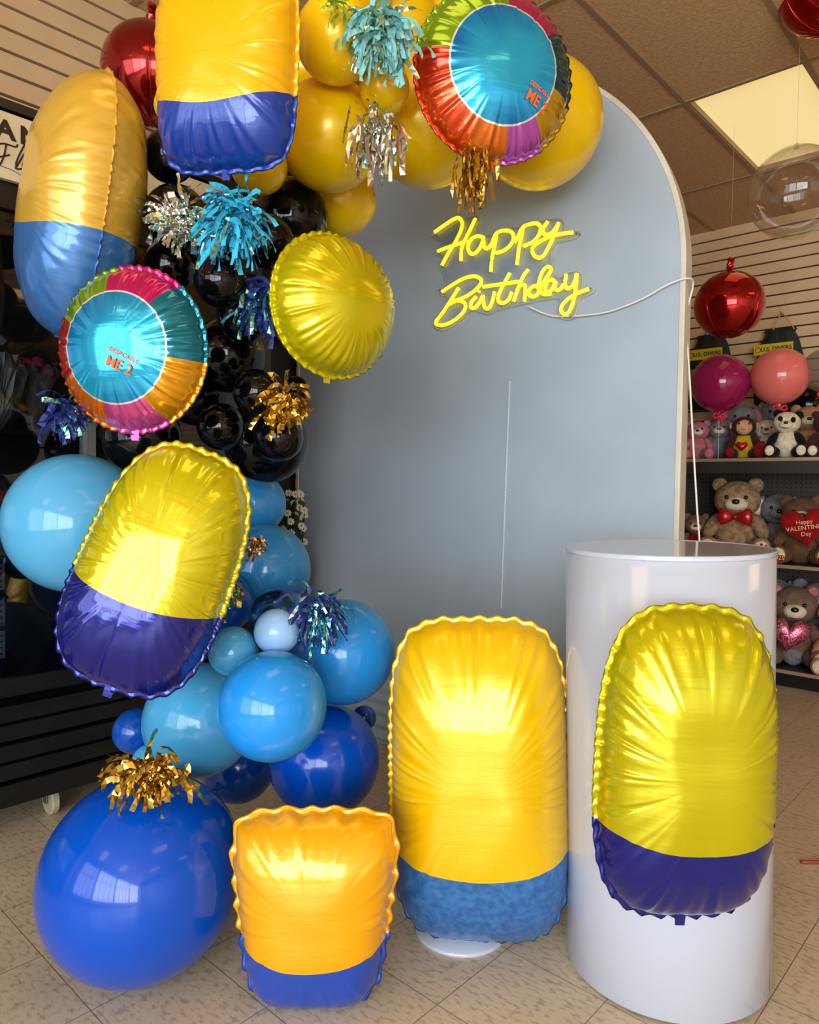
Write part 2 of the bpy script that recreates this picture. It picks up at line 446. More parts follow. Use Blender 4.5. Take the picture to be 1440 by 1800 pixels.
# white cable from the sign over the panel's edge and down to behind the plinth
cable_m = mat('white_cable', rgb(225, 222, 212), .4)
pp = [onback(933, 541), onback(960, 553), onback(985, 558), onback(1030, 556), onback(1075, 549), onback(1130, 528), onback(1175, 503)]
pts = [BM @ (v + Vector((0, -.018 if i else -.026, 0))) for i, v in enumerate(pp)]
pts += [BM @ Vector((.012, -.008, onback(1203, 491).z)), BM @ Vector((.022, .05, onback(1203, 491).z - .01))]
for (px, py) in [(1206, 560), (1211, 640), (1220, 800), (1226, 900), (1230, 960), (1231, 1100), (1231, 1300)]:
    pts.append(at(px, py, 2.72 - (py - 560) * .0002))
end = pts[-1].copy(); pts.append(Vector((end.x + .02, end.y, .05))); pts.append(Vector((end.x + .1, end.y + .05, .008)))
tag(MB().tube(catmull(pts, 5), .0035, 8).build('power_cable', cable_m, smooth=True), 'thin white cable running from the neon sign down behind the white plinth', 'cable')

# ------------------------------------------------------------ white plinth
pl_m = mat('white_gloss', rgb(188, 194, 208), .14, coat=.4)
top = at(1178, 970, 1.87)
pr = thing('display_plinth', 'tall glossy white cylindrical display plinth at the right', 'plinth', (.668, 1.82, 0), (0, math.radians(-1.2), 0))
PH = 1.054
MB().lathe([(.243, .008), (.247, .012), (.247, PH - .01)], n=96).build('drum', pl_m, pr, smooth=False)
for p in pr.children[0].data.polygons: p.use_smooth = len(p.vertices) == 4
MB().lathe([(.247, PH - .012), (.2495, PH - .009), (.2495, PH - .001), (.247, PH + .001), (.243, PH - .0005), (0.001, PH - .001)], n=96, cap=False).build('top_disc', pl_m, pr)

# ------------------------------------------------------------ latex balloons
def latex(name, c, c2=None, metal=0, rough=.18, sss=.04, coat=.35, trans=0):
    m = mat(name, c, rough, metal, coat=coat, sss=sss, trans=trans, spec=.3)
    return m
LX = {
 'royal': latex('latex_royal', rgb(0, 76, 190)), 'sky': latex('latex_sky', rgb(34, 142, 224)), 'light': latex('latex_light', rgb(84, 168, 212)),
 'cyan': latex('latex_cyan', rgb(72, 164, 212)), 'mid': latex('latex_mid', rgb(48, 138, 204)), 'deep': latex('latex_deep', rgb(6, 74, 168)),
 'pale': latex('latex_pale', rgb(150, 194, 240)), 'chrome': latex('latex_chrome', rgb(30, 92, 160), metal=.9, rough=.18, sss=0),
 'black': latex('latex_black', rgb(5, 5, 6), sss=0, rough=.08, coat=.08), 'yellow': latex('latex_yellow', rgb(244, 200, 0), rough=.28, metal=.1, sss=.25, coat=.3),
 'lime': latex('latex_lime', rgb(206, 196, 40), rough=.2),
 'magenta': latex('latex_magenta', rgb(150, 24, 78), rough=.1), 'pink': latex('latex_pink', rgb(226, 112, 104), rough=.1),
}
def balloon_mesh(r, taper=.1):
    mb = MB(); prof = []
    n = 36
    for i in range(n + 1):
        t = PI * i / n
        z = math.cos(t); x = math.sin(t)
        if z < 0: z2 = z * (1 + taper * (-z) ** 2); 
        else: z2 = z
        prof.append((max(x * r, .0006), z2 * r))
    return mb.lathe(prof, n=56, cap=True)
def latex_balloon(label, c, r, mk, knot_dir=(0.15, 1, -.35), group=None, taper=.1, zs=1.0):
    t = thing('latex_balloon', label, 'balloon', c, group=group)
    q = Vector(knot_dir).normalized().to_track_quat('-Z', 'Y')
    t.rotation_euler = q.to_euler()
    o = balloon_mesh(r, taper).build('skin', LX[mk], t, smooth=True)
    k = MB(); s = r * (1 + taper)
    a = max(.006, r * .05)
    k.lathe([(a * 1.1, -s + a * .6), (a * .6, -s - a * .3), (a * .45, -s - a * .8), (a * .9, -s - a * 1.3), (a * .8, -s - a * 1.8), (a * .5, -s - a * 2.1), (a * 1.2, -s - a * 3.4)], n=16)
    k.build('knot', LX[mk], t, smooth=True)
    return t
GB = [
 ('giant royal blue balloon resting on the floor at the lower left', (-.643, 1.75, .236), .238, 'royal', (.5, .8, .5)),
 ('large light blue balloon at the far left below the round printed foil', (-.935, 2.05, 1.08), .195, 'light', (.9, .5, -.2)),
 ('medium aqua blue balloon under the tilted foil balloon, above the giant royal one', (-.592, 2.066, .52), .16, 'cyan', (.2, 1, .2)),
 ('bright sky blue balloon in front, right below the small pale one', (-.335, 1.795, .647), .135, 'sky', (-.1, 1, .1)),
 ('sky blue balloon at the right edge of the garland under the navy tassel', (-.192, 2.15, .703), .155, 'sky', (-.8, .6, 0)),
 ('royal blue balloon behind the small square-topped foil balloon', (-.245, 2.15, .377), .165, 'royal', (-.5, .8, .2)),
 ('mid blue balloon against the panel, right of the tilted foil balloon', (-.475, 2.41, .916), .148, 'mid', (-.6, .8, 0)),
 ('dull blue balloon just under the lowest black ones', (-.541, 2.532, 1.129), .11, 'mid', (-.6, .8, 0)),
 ('dark metallic blue balloon behind the small pale one', (-.366, 2.023, .826), .079, 'chrome', (-.2, 1, 0)),
 ('small pale whitish blue balloon on top of the bright sky blue one', (-.342, 1.891, .813), .060, 'pale', (0, 1, -.3)),
 ('small turquoise blue balloon left of the small pale one', (-.459, 1.901, .757), .065, 'cyan', (0, 1, -.2)),
 ('dark blue balloon low behind the giant royal one', (-.547, 2.35, .277), .12, 'deep', (0, 1, .3)),
 ('dark blue balloon peeping out under the bottom of the tilted foil balloon', (-.809, 2.147, .456), .066, 'deep', (0, 1, .3)),
 ('small light blue balloon just above the gold tassel on the giant balloon', (-.747, 2.087, .389), .048, 'light', (.3, 1, .3)),
 ('deep blue balloon in shadow left of the dark metallic blue one', (-.56, 2.208, .833), .089, 'deep', (0, 1, 0)),
 ('tiny dark blue balloon between the sky blue and royal ones at the panel', (-.142, 2.4, .423), .041, 'deep', (0, 1, 0)),
 ('black balloon right of the tall left foil balloon, topmost of the black ones', (-.696, 2.1, 2.122), .072, 'black', (.4, 1, 0)),
 ('black balloon covered by the silver tassel', (-.657, 2.045, 1.933), .087, 'black', (.4, 1, 0)),
 ('black balloon above the round printed foil at its upper right', (-.709, 2.155, 1.831), .076, 'black', (.4, 1, 0)),
 ('black balloon just under the turquoise tassel', (-.509, 1.95, 1.732), .069, 'black', (.1, 1, 0)),
 ('black balloon right of the turquoise tassel', (-.416, 2.1, 1.887), .076, 'black', (-.1, 1, 0)),
 ('large black balloon below the top foil balloon beside the yellow ones', (-.407, 2.434, 2.072), .128, 'black', (-.3, 1, 0)),
 ('black balloon left of the gold tassel, highest of the lower black group', (-.421, 2.0, 1.447), .065, 'black', (-.1, 1, 0)),
 ('black balloon above the top of the tilted foil balloon', (-.533, 2.05, 1.357), .066, 'black', (0, 1, 0)),
 ('black balloon right under the gold tassel', (-.361, 2.0, 1.327), .067, 'black', (-.2, 1, 0)),
 ('large black balloon at the bottom of the black group against the panel', (-.455, 2.3, 1.333), .133, 'black', (-.2, 1, 0)),
 ('large dull black balloon directly below the left round printed foil', (-.79, 2.15, 1.331), .112, 'black', (.3, 1, 0)),
 ('smallest black balloon, under the sideways yellow foil', (-.331, 2.1, 1.469), .040, 'black', (-.3, 1, 0)),
 ('large black balloon right of the round printed foil, behind the navy tassel', (-.574, 2.285, 1.596), .115, 'black', (0, 1, 0)),
 ('black balloon hidden behind the upper navy tassel', (-.488, 2.138, 1.686), .081, 'black', (0, 1, 0)),
 ('black balloon deep in the group behind the round printed foil', (-.713, 2.428, 1.498), .111, 'black', (0, 1, 0)),
 ('black balloon deep behind the silver and turquoise tassels', (-.632, 2.508, 2.066), .113, 'black', (0, 1, 0)),
 ('large pearl yellow balloon right of the top foil balloon', (-.265, 2.288, 2.275), .164, 'yellow', (-.1, 1, .3)),
 ('pearl yellow balloon lowest of the yellow ones, above the sideways yellow foil', (-.259, 2.6, 2.203), .127, 'yellow', (-.2, 1, .2)),
 ('large pearl yellow balloon right of the silver fringe tassel', (.042, 2.442, 2.395), .204, 'yellow', (0, 1, .4)),
 ('largest pearl yellow balloon at the right end of the garland', (.434, 2.592, 2.47), .218, 'yellow', (-.7, .3, .4)),
 ('small yellow balloon between the pale turquoise and silver tassels', (-.09, 2.155, 2.349), .073, 'yellow', (0, 1, .1)),
 ('yellow balloon left of the pale turquoise tassel', (-.223, 2.064, 2.43), .112, 'yellow', (0, 1, .2)),
 ('yellow balloon behind the pale turquoise tassel', (-.08, 2.489, 2.742), .153, 'yellow', (0, 1, .2)),
 ('yellow balloon far back right beside the top foil balloon', (-.382, 2.55, 2.604), .13, 'yellow', (0, 1, .2)),
 ('yellow balloon between the feet of the top foil balloon and the black ones', (-.466, 2.218, 2.152), .085, 'yellow', (0, 1, .1)),
 ('small lime yellow balloon in front of the dark red foil ball', (-.654, 2.0, 2.21), .048, 'lime', (.4, 1, 0)),
 ('yellow balloon cut by the top edge of the picture', (-.193, 2.238, 2.718), .128, 'yellow', (0, 1, .2)),
 ('yellow balloon behind the upper left of the right round printed foil', (.118, 2.673, 2.879), .154, 'yellow', (0, 1, .2)),
]
GB[40] = ('yellow balloon directly below the top foil balloon beside the black ones',) + GB[40][1:]
for lab, c, r, mk, kd in GB:
    latex_balloon(lab, c, r, mk, kd, taper=.04)

# ------------------------------------------------------------ foil balloons
def foil_mat(name, top, bottom=None, z0=0, curve=0, metal=.55, rough=.2, ring=None, segs=None, R=1, texture=None):
    m = mat(name, top, rough, metal, coat=.4)
    p = P(m); tc = nd(m, 'ShaderNodeTexCoord'); sep = nd(m, 'ShaderNodeSeparateXYZ'); lk(m, tc.outputs['Object'], sep.inputs[0])
    if bottom:
        sq = nd(m, 'ShaderNodeMath', operation='POWER'); ab = nd(m, 'ShaderNodeMath', operation='ABSOLUTE'); lk(m, sep.outputs[0], ab.inputs[0]); lk(m, ab.outputs[0], sq.inputs[0]); sq.inputs[1].default_value = 2
        mu = nd(m, 'ShaderNodeMath', operation='MULTIPLY_ADD'); lk(m, sq.outputs[0], mu.inputs[0]); mu.inputs[1].default_value = curve; mu.inputs[2].default_value = z0
        lt = nd(m, 'ShaderNodeMath', operation='LESS_THAN'); lk(m, sep.outputs[2], lt.inputs[0]); lk(m, mu.outputs[0], lt.inputs[1])
        mx = nd(m, 'ShaderNodeMix', data_type='RGBA'); lk(m, lt.outputs[0], mx.inputs[0]); mx.inputs[6].default_value = top
        if texture:
            wv = nd(m, 'ShaderNodeTexNoise'); wv.inputs['Scale'].default_value = 60; wv.inputs['Detail'].default_value = 5
            lk(m, tc.outputs['Object'], wv.inputs[0])
            r = nd(m, 'ShaderNodeValToRGB'); r.color_ramp.elements[0].position = .35; r.color_ramp.elements[1].position = .65
            r.color_ramp.elements[0].color = bottom; r.color_ramp.elements[1].color = texture
            lk(m, wv.outputs[0], r.inputs[0]); lk(m, r.outputs[0], mx.inputs[7])
        else: mx.inputs[7].default_value = bottom
        lk(m, mx.outputs[2], p.inputs['Base Color'])
    if segs:
        at2 = nd(m, 'ShaderNodeMath', operation='ARCTAN2'); lk(m, sep.outputs[2], at2.inputs[0]); lk(m, sep.outputs[0], at2.inputs[1])
        ma = nd(m, 'ShaderNodeMapRange'); lk(m, at2.outputs[0], ma.inputs[0]); ma.inputs[1].default_value = -PI; ma.inputs[2].default_value = PI
        r = nd(m, 'ShaderNodeValToRGB'); r.color_ramp.interpolation = 'CONSTANT'
        cr = r.color_ramp
        while len(cr.elements) < len(segs): cr.elements.new(.5)
        for e_, (ps, cc) in zip(cr.elements, segs): e_.position = ps
        for e_, (ps, cc) in zip(cr.elements, segs): e_.color = cc
        lk(m, ma.outputs[0], r.inputs[0])
        cx = nd(m, 'ShaderNodeCombineXYZ'); lk(m, sep.outputs[0], cx.inputs[0]); lk(m, sep.outputs[2], cx.inputs[1])
        ln = nd(m, 'ShaderNodeVectorMath', operation='LENGTH'); lk(m, cx.outputs[0], ln.inputs[0])
        r2 = nd(m, 'ShaderNodeValToRGB'); r2.color_ramp.interpolation = 'CONSTANT'
        rr = nd(m, 'ShaderNodeMath', operation='DIVIDE'); rr.inputs[1].default_value = R; lk(m, ln.outputs['Value'], rr.inputs[0]); lk(m, rr.outputs[0], r2.inputs[0])
        e = r2.color_ramp.elements; e[0].position = 0; e[0].color = (0, 0, 0, 1); e[1].position = .64; e[1].color = (.5, .5, .5, 1)
        e2 = e.new(.665); e2.color = (1, 1, 1, 1)
        g1 = nd(m, 'ShaderNodeMath', operation='GREATER_THAN'); g1.inputs[1].default_value = .64; lk(m, rr.outputs[0], g1.inputs[0])
        g2 = nd(m, 'ShaderNodeMath', operation='GREATER_THAN'); g2.inputs[1].default_value = .66; lk(m, rr.outputs[0], g2.inputs[0])
        nz = nd(m, 'ShaderNodeTexNoise'); nz.inputs['Scale'].default_value = 4; lk(m, tc.outputs['Object'], nz.inputs[0])
        nr = nd(m, 'ShaderNodeValToRGB'); nr.color_ramp.elements[0].position = .4; nr.color_ramp.elements[1].position = .6
        nr.color_ramp.elements[0].color = rgb(0, 120, 190); nr.color_ramp.elements[1].color = rgb(40, 180, 225); lk(m, nz.outputs[0], nr.inputs[0])
        m1 = nd(m, 'ShaderNodeMix', data_type='RGBA'); lk(m, g1.outputs[0], m1.inputs[0]); lk(m, nr.outputs[0], m1.inputs[6]); m1.inputs[7].default_value = rgb(235, 238, 225)
        m2 = nd(m, 'ShaderNodeMix', data_type='RGBA'); lk(m, g2.outputs[0], m2.inputs[0]); lk(m, m1.outputs[2], m2.inputs[6]); lk(m, r.outputs[0], m2.inputs[7])
        lk(m, m2.outputs[2], p.inputs['Base Color'])
    mp = nd(m, 'ShaderNodeMapping'); mp.inputs['Scale'].default_value = (3, 3, 26); lk(m, tc.outputs['Object'], mp.inputs[0])
    n1 = nd(m, 'ShaderNodeTexNoise'); n1.inputs['Scale'].default_value = 1.6; n1.inputs['Detail'].default_value = 3; lk(m, mp.outputs[0], n1.inputs[0])
    b = nd(m, 'ShaderNodeBump'); b.inputs['Strength'].default_value = .22; b.inputs['Distance'].default_value = .006
    lk(m, n1.outputs[0], b.inputs['Height']); lk(m, b.outputs[0], p.inputs['Normal'])
    return m
def superell(a, b, n, k=0, bulge=0):
    def f(th):
        c, s = math.cos(th), math.sin(th)
        r = (abs(c / a) ** n + abs(s / b) ** n) ** (-1 / n)
        x, z = r * c, r * s
        x *= 1 + k * z / b + bulge * (1 - (z / b) ** 2)
        return x, z
    return f
def foil(name, label, loc, rot, outline, T, fm, K=40, amp=.1, seam=.011, seed=0, flat=3.0, pw=.58, group=None, cat='balloon', scal=.016, tab=-PI / 2):
    t = thing(name, label, cat, loc, rot, group)
    NT, NR = 260, 26
    rnd = random.Random(seed)
    ph = [rnd.uniform(0, 6.28) for _ in range(6)]
    size = max(abs(outline(0)[0]), .05)
    kk = []
    for i in range(NT):
        th = 2 * PI * i / NT
        kk.append((math.sin(K * th + 1.7 * math.sin(3 * th + ph[0]) + ph[1]), math.sin(K * .47 * th // 1 * 0 + (K // 2) * th + 2 * math.sin(2 * th + ph[2]))))
    vs = []; fs = []
    for side in (-1, 1):
        for j in range(NR + (0 if side == 1 else 1)):
            rho = math.sin(PI / 2 * (j + (0 if j else .02)) / NR) if j < NR else 1.0
            for i in range(NT):
                th = 2 * PI * i / NT
                x, z = outline(th)
                s1, s2 = kk[i]
                e = rho ** 5
                sc = 1 - scal * e * (.5 + .5 * s1) - scal * .7 * e * (.5 + .5 * s2)
                d = max(1 - rho ** flat, 0) ** pw
                q1 = rho ** (10 + 5 * math.sin(i * .37 + seed))
                q2 = rho ** 5
                y = T * d * (1 + amp * 1.9 * q1 * s1 + amp * .8 * q2 * s2
                             + .05 * noise.noise(Vector((x * rho * 9, z * rho * 9, seed))))
                y += 0
                vs.append((x * rho * sc, side * y if rho < 1 else 0, z * rho * sc))
    base = (NR + 1) * NT
    for j in range(NR):
        for i in range(NT):
            a = j * NT + i; b_ = j * NT + (i + 1) % NT
            fs.append((a, b_, b_ + NT, a + NT))
    for j in range(NR):
        for i in range(NT):
            a = base + j * NT + i; b_ = base + j * NT + (i + 1) % NT
            if j < NR - 1: c_, d_ = b_ + NT, a + NT
            else: c_, d_ = NR * NT + (i + 1) % NT, NR * NT + i
            fs.append((a, b_, c_, d_))
    fs.append(tuple(range(NT))); fs.append(tuple(range(base, base + NT)))
    link('body', mesh('body', vs, fs), fm, t)
    # crimped seam around the rim
    vs = []; fs = []
    for i in range(NT):
        th = 2 * PI * i / NT; x, z = outline(th); s1, s2 = kk[i]
        sc = 1 - scal * (.5 + .5 * s1) - scal * .7 * (.5 + .5 * s2)
        d = Vector((x, 0, z)).normalized()
        p = Vector((x * sc, 0, z * sc))
        rip = .0025 * s1 + .002 * math.sin(K * 1.7 * th)
        w = seam * (1 + .15 * s2)
        for (a, yy) in ((-.006, -.0006), (w * .5, rip * .6 - .0006), (w, rip), (w * .5, rip * .6 + .0006), (-.006, .0006)):
            vs.append(p + d * a + Vector((0, yy, 0)))
    for i in range(NT):
        for k in range(4):
            a = i * 5 + k; b_ = ((i + 1) % NT) * 5 + k
            fs.append((a, a + 1, b_ + 1, b_))
    link('seam', mesh('seam', vs, fs), fm, t)
    if tab is not None:
        x, z = outline(tab); d = Vector((x, 0, z)).normalized(); q = Vector((d.z, 0, -d.x))
        p = Vector((x, 0, z)); mb = MB()
        w, L = .012, .022
        pts = [p - q * w - d * .01, p - q * w * .8 + d * L, p + q * w * .8 + d * L, p + q * w - d * .01]
        mb.add([v + Vector((0, -.0015, 0)) for v in pts] + [v + Vector((0, .0015, 0)) for v in pts], [(0, 1, 2, 3), (7, 6, 5, 4), (0, 4, 5, 1), (1, 5, 6, 2), (2, 6, 7, 3), (3, 7, 4, 0)])
        mb.build('filling_tab', fm, t)
    return t
YEL = rgb(240, 206, 0); OLV = rgb(214, 204, 8); AMB = rgb(250, 188, 10)
DEN = rgb(34, 72, 160); NAV = rgb(22, 30, 124); BLU = rgb(42, 96, 158)
D = math.radians
# 1 top centre
fm1 = foil_mat('foil_amber_blue', rgb(242, 180, 0), rgb(16, 58, 152), z0=-.1, curve=1.2, metal=.15, rough=.26)
t1 = foil('foil_balloon', 'amber and blue pillow foil balloon at the top, above the black balloons', at(398, 135, 1.85), (D(4), D(2), D(-14)),
     superell(.186, .225, 5, k=.04), .105, fm1, K=34, seed=1)
# 2 tall left one seen from its edge
fm2 = foil_mat('foil_dull_yellow_denim', rgb(212, 168, 58), rgb(58, 112, 176), z0=-.08, curve=.6, metal=.3, rough=.28)
t2 = foil('foil_balloon', 'tall dull yellow and denim blue foil balloon seen edge-on at the far left', at(143, 368, 2.02), (D(-4), D(13), D(-48)),
     superell(.19, .355, 2.7, k=.0), .145, fm2, K=44, seed=2, amp=.05)
# 3 tilted lower left
fm3 = foil_mat('foil_lime_navy', rgb(200, 188, 0), NAV, z0=-.085, curve=.9, metal=.4, rough=.17)
t3 = foil('foil_balloon', 'tilted lime yellow and navy foil balloon leaning over the blue balloons', at(278, 998, 1.67), (D(-6), D(20), D(4)),
     superell(.166, .288, 3.2, k=-.08, bulge=.03), .115, fm3, K=52, seed=3)
# 4 small bottom centre
fm4 = foil_mat('foil_orange_blue', rgb(242, 170, 0), rgb(26, 74, 180), z0=-.095, curve=1.2, metal=.2, rough=.26)
t4 = foil('foil_balloon', 'small square-topped amber and blue foil balloon on the floor at the front', at(553, 1594, 1.66), (D(-3), D(0), D(2)),
     superell(.178, .228, 5, k=.17), .105, fm4, K=26, seed=4, scal=.035)
# 5 big centre
fm5 = foil_mat('foil_big_yellow_denim', rgb(238, 190, 0), rgb(36, 92, 156), z0=-.205, curve=.8, metal=.2, rough=.3, texture=rgb(58, 122, 186))
t5 = foil('foil_balloon', 'largest yellow foil balloon with denim blue bottom, left of the white plinth', at(842, 1368, 1.88), (D(-3), D(-2), D(-6)),
     superell(.232, .418, 4.2, k=.0), .15, fm5, K=60, seed=5)
# 6 on the plinth
fm6 = foil_mat('foil_olive_navy', rgb(196, 186, 0), rgb(24, 32, 126), z0=-.15, curve=.9, metal=.5)
t6 = foil('foil_balloon', 'lime yellow and navy foil balloon hanging on the front of the white plinth', at(1206, 1338, 1.475), (D(-1), D(1), D(2)),
     superell(.18, .318, 3.4, k=-.035, bulge=.02), .105, fm6, K=52, seed=6)
# 7 sideways yellow disc
fm7 = foil_mat('foil_plain_yellow', rgb(206, 192, 0), metal=.5)
t7 = foil('foil_balloon', 'round plain yellow foil balloon turned sideways in front of the grey-blue panel', at(587, 539, 2.05), (D(0), D(6), D(40)),
     superell(.194, .194, 2.05), .125, fm7, K=44, seed=7, flat=2.4)
SEG = [(0, rgb(190, 40, 20)), (.06, rgb(225, 110, 10)), (.20, rgb(214, 80, 150)), (.33, rgb(215, 150, 10)), (.47, rgb(0, 110, 130)), (.63, rgb(200, 20, 100)), (.77, rgb(120, 160, 20)), (.92, rgb(190, 40, 20))]
SEG2 = [(0, rgb(200, 50, 16)), (.05, rgb(215, 70, 16)), (.18, rgb(216, 110, 30)), (.27, rgb(190, 90, 190)), (.36, rgb(190, 150, 20)), (.46, rgb(10, 70, 80)), (.60, rgb(190, 30, 90)), (.74, rgb(130, 170, 20)), (.97, rgb(200, 50, 16))]
fm8 = foil_mat('foil_round_print_left', YEL, metal=.6, rough=.16, segs=SEG, R=.2)
t8 = foil('round_foil_balloon', 'round foil balloon with rainbow rim and blue centre, at the left below the tall foil', at(232, 617, 1.78), (D(4), D(0), D(-12)),
     superell(.194, .194, 2.02), .09, fm8, K=48, seed=8, flat=2.2, amp=.14)
fm9 = foil_mat('foil_round_print_right', YEL, metal=.6, rough=.16, segs=SEG2, R=.238)
t9 = foil('round_foil_balloon', 'round foil balloon with rainbow rim and blue centre, at the top above the neon sign', at(869, 136, 2.12), (D(5), D(0), D(14)),
     superell(.232, .232, 2.02), .1, fm9, K=48, seed=9, flat=2.2, amp=.14)
org_m = mat('orange_print', rgb(240, 96, 20), .35); 
def letter_on(t, s, size, cx, cz, rot, Rr, T, sx=1):
    me = text_mesh(s, size, .0004, font_scale_x=sx, offset=size * .02)
    c, sn = math.cos(rot), math.sin(rot)
    for v in me.vertices:
        x, y, z = v.co
        X = cx + x * c - z * sn; Z = cz + x * sn + z * c
        rho = min(math.hypot(X, Z) / Rr, .99)
        v.co = (X, -T * (1 - rho ** 2.2) ** .58 * 1.02 - .0022 + y * .5, Z)
    o = link('lettering', me, org_m, t, smooth=False); return o
letter_on(t8, 'DESPICABLE', .0145, .034, -.020, -.45, .194, .09, 1)
letter_on(t8, 'ME 2', .034, .022, -.044, -.42, .194, .09, .95)
letter_on(t9, 'DESPICABLE', .0165, .104, -.054, -.35, .232, .1, .75)
letter_on(t9, 'ME 2', .042, .098, -.086, -.4, .232, .1, .85)

# mylar orbs (four gores and a tail)
def orb(label, c, r, m_, tail=True, rot=0, line=None, gores=4, group=None):
    t = thing('foil_ball', label, 'balloon', c, (0, 0, rot), group)
    vs = []; fs = []; NU, NV = 96, 40
    for j in range(NV + 1):
        ph = PI * j / NV
        for i in range(NU):
            th = 2 * PI * i / NU
            g = abs(math.sin(th * gores / 2))
            k = 1 - .02 * (1 - g) ** 6 - .012 * math.sin(ph) * 0
            k -= .01 * (abs(math.cos(ph)) ** 8) * (1 + math.sin(th * 18))
            vs.append((r * k * math.sin(ph) * math.cos(th), r * k * math.sin(ph) * math.sin(th), r * k * .98 * math.cos(ph)))
    for j in range(NV):
        for i in range(NU):
            a = j * NU + i; b_ = j * NU + (i + 1) % NU; fs.append((a, b_, b_ + NU, a + NU))
    link('skin', mesh('skin', vs, fs), m_, t)
    sm_ = MB()
    for g in range(gores):
        th = 2 * PI * g / gores
        sm_.tube([(r * .985 * math.sin(PI * k / 40) * math.cos(th), r * .985 * math.sin(PI * k / 40) * math.sin(th), r * .97 * math.cos(PI * k / 40)) for k in range(1, 40)], .003, 5)
    sm_.build('gore_seam', m_, t, smooth=True)
    if tail:
        tb = MB(); n = 12
        tb.tube([(0.004 * math.sin(q * 1.3), 0.003 * math.cos(q), r * .96 + q * .0068) for q in range(n)], [.016 * (1 + .35 * math.sin(q * 2.1)) for q in range(n)], 10)
        tb.build('tail', m_, t, smooth=False)
    if line:
        MB().tube([(0, 0, r), (0, 0, line - c[2])], .0008, 5).build('hanging_line', mat('clear_line', rgb(200, 190, 170), .3, alpha=.6), t)
    return t
redf = mat('red_foil', rgb(176, 16, 10), .12, .85, coat=.5)
redd = mat('deep_red_foil', rgb(150, 18, 16), .16, .8, coat=.5)
orb('dark red foil ball at the upper left behind the tall foil balloon', at(268, 132, 2.62), pxr(84, 2.62), redd, rot=.3, line=ZC)
orb('red foil ball hanging in front of the slat wall at the right', at(1282, 536, 4.0), pxr(58, 4.0), redf, rot=.5, line=ZC)
orb('red foil ball cut off at the top right corner of the picture', at(1452, -22, 3.0), pxr(76, 3.0), redf, rot=.1, tail=False, line=ZC)
# clear bubble
bub = bpy.data.materials.new('clear_bubble'); bub.use_nodes = True
nt = bub.node_tree; nt.nodes.clear()
out = nt.nodes.new('ShaderNodeOutputMaterial'); mixn = nt.nodes.new('ShaderNodeMixShader'); tr = nt.nodes.new('ShaderNodeBsdfTransparent'); gl = nt.nodes.new('ShaderNodeBsdfGlossy'); lw = nt.nodes.new('ShaderNodeLayerWeight'); mr = nt.nodes.new('ShaderNodeMapRange')
gl.inputs['Roughness'].default_value = .03; tr.inputs[0].default_value = (.93, .91, .88, 1); lw.inputs[0].default_value = .35
mr.inputs[3].default_value = .04; mr.inputs[4].default_value = .6
nt.links.new(lw.outputs['Facing'], mr.inputs[0]); nt.links.new(mr.outputs[0], mixn.inputs[0]); nt.links.new(tr.outputs[0], mixn.inputs[1]); nt.links.new(gl.outputs[0], mixn.inputs[2]); nt.links.new(mixn.outputs[0], out.inputs[0])
def bubble(label, c, r, line=None, m_=bub):
    t = thing('bubble_balloon', label, 'balloon', c)
    balloon_mesh(r, .02).build('skin', m_, t, smooth=True)
    MB().lathe([(.012, r * .985), (.006, r * 1.02), (.011, r * 1.07), (.004, r * 1.1)], n=16).build('neck', m_, t, smooth=True)
    if line: MB().tube([(0, 0, r * 1.08), (0, 0, line - c[2])], .0009, 5).build('hanging_line', mat('clear_line', rgb(200, 190, 170), .3), t)
    return t
bubble('clear transparent bubble balloon hanging below the ceiling lamp', at(1398, 338, 3.2), pxr(76, 3.2), ZC)

# ------------------------------------------------------------ tassels
TM = {
 'silver': mat('silver_film', rgb(226, 224, 220), .12, .95), 'gold': mat('gold_film', rgb(200, 164, 70), .14, .95),
 'turq': mat('turquoise_tissue', rgb(50, 180, 214), .7), 'pale': mat('pale_turquoise_tissue', rgb(130, 196, 196), .6),
 'navy': mat('navy_tissue', rgb(14, 32, 112), .55), 'copper': mat('copper_film', rgb(190, 120, 60), .15, .95),
 'green': mat('lime_film', rgb(150, 176, 40), .3, .2),
}
ir = mat('iridescent_film', rgb(90, 200, 190), .1, .85)
def iridescent(m, cols):
    p = P(m); tc = nd(m, 'ShaderNodeTexCoord'); n = nd(m, 'ShaderNodeTexNoise'); n.inputs['Scale'].default_value = 45; lk(m, tc.outputs['Object'], n.inputs[0])
    r = nd(m, 'ShaderNodeValToRGB'); cr = r.color_ramp
    while len(cr.elements) < len(cols): cr.elements.new(.5)
    for k, c in enumerate(cols):
        cr.elements[k].position = .3 + .4 * k / (len(cols) - 1)
    for k, c in enumerate(cols): cr.elements[k].color = c
    lk(m, n.outputs[0], r.inputs[0]); lk(m, r.outputs[0], p.inputs['Base Color'])
iridescent(ir, [rgb(40, 80, 190), rgb(60, 200, 170), rgb(150, 220, 230), rgb(120, 110, 210), rgb(90, 220, 120)])
ir2 = mat('pearl_film', rgb(200, 220, 210), .1, .8)
iridescent(ir2, [rgb(190, 220, 225), rgb(230, 225, 150), rgb(150, 215, 215), rgb(225, 200, 215)])
TM['irid'] = ir; TM['pearl'] = ir2
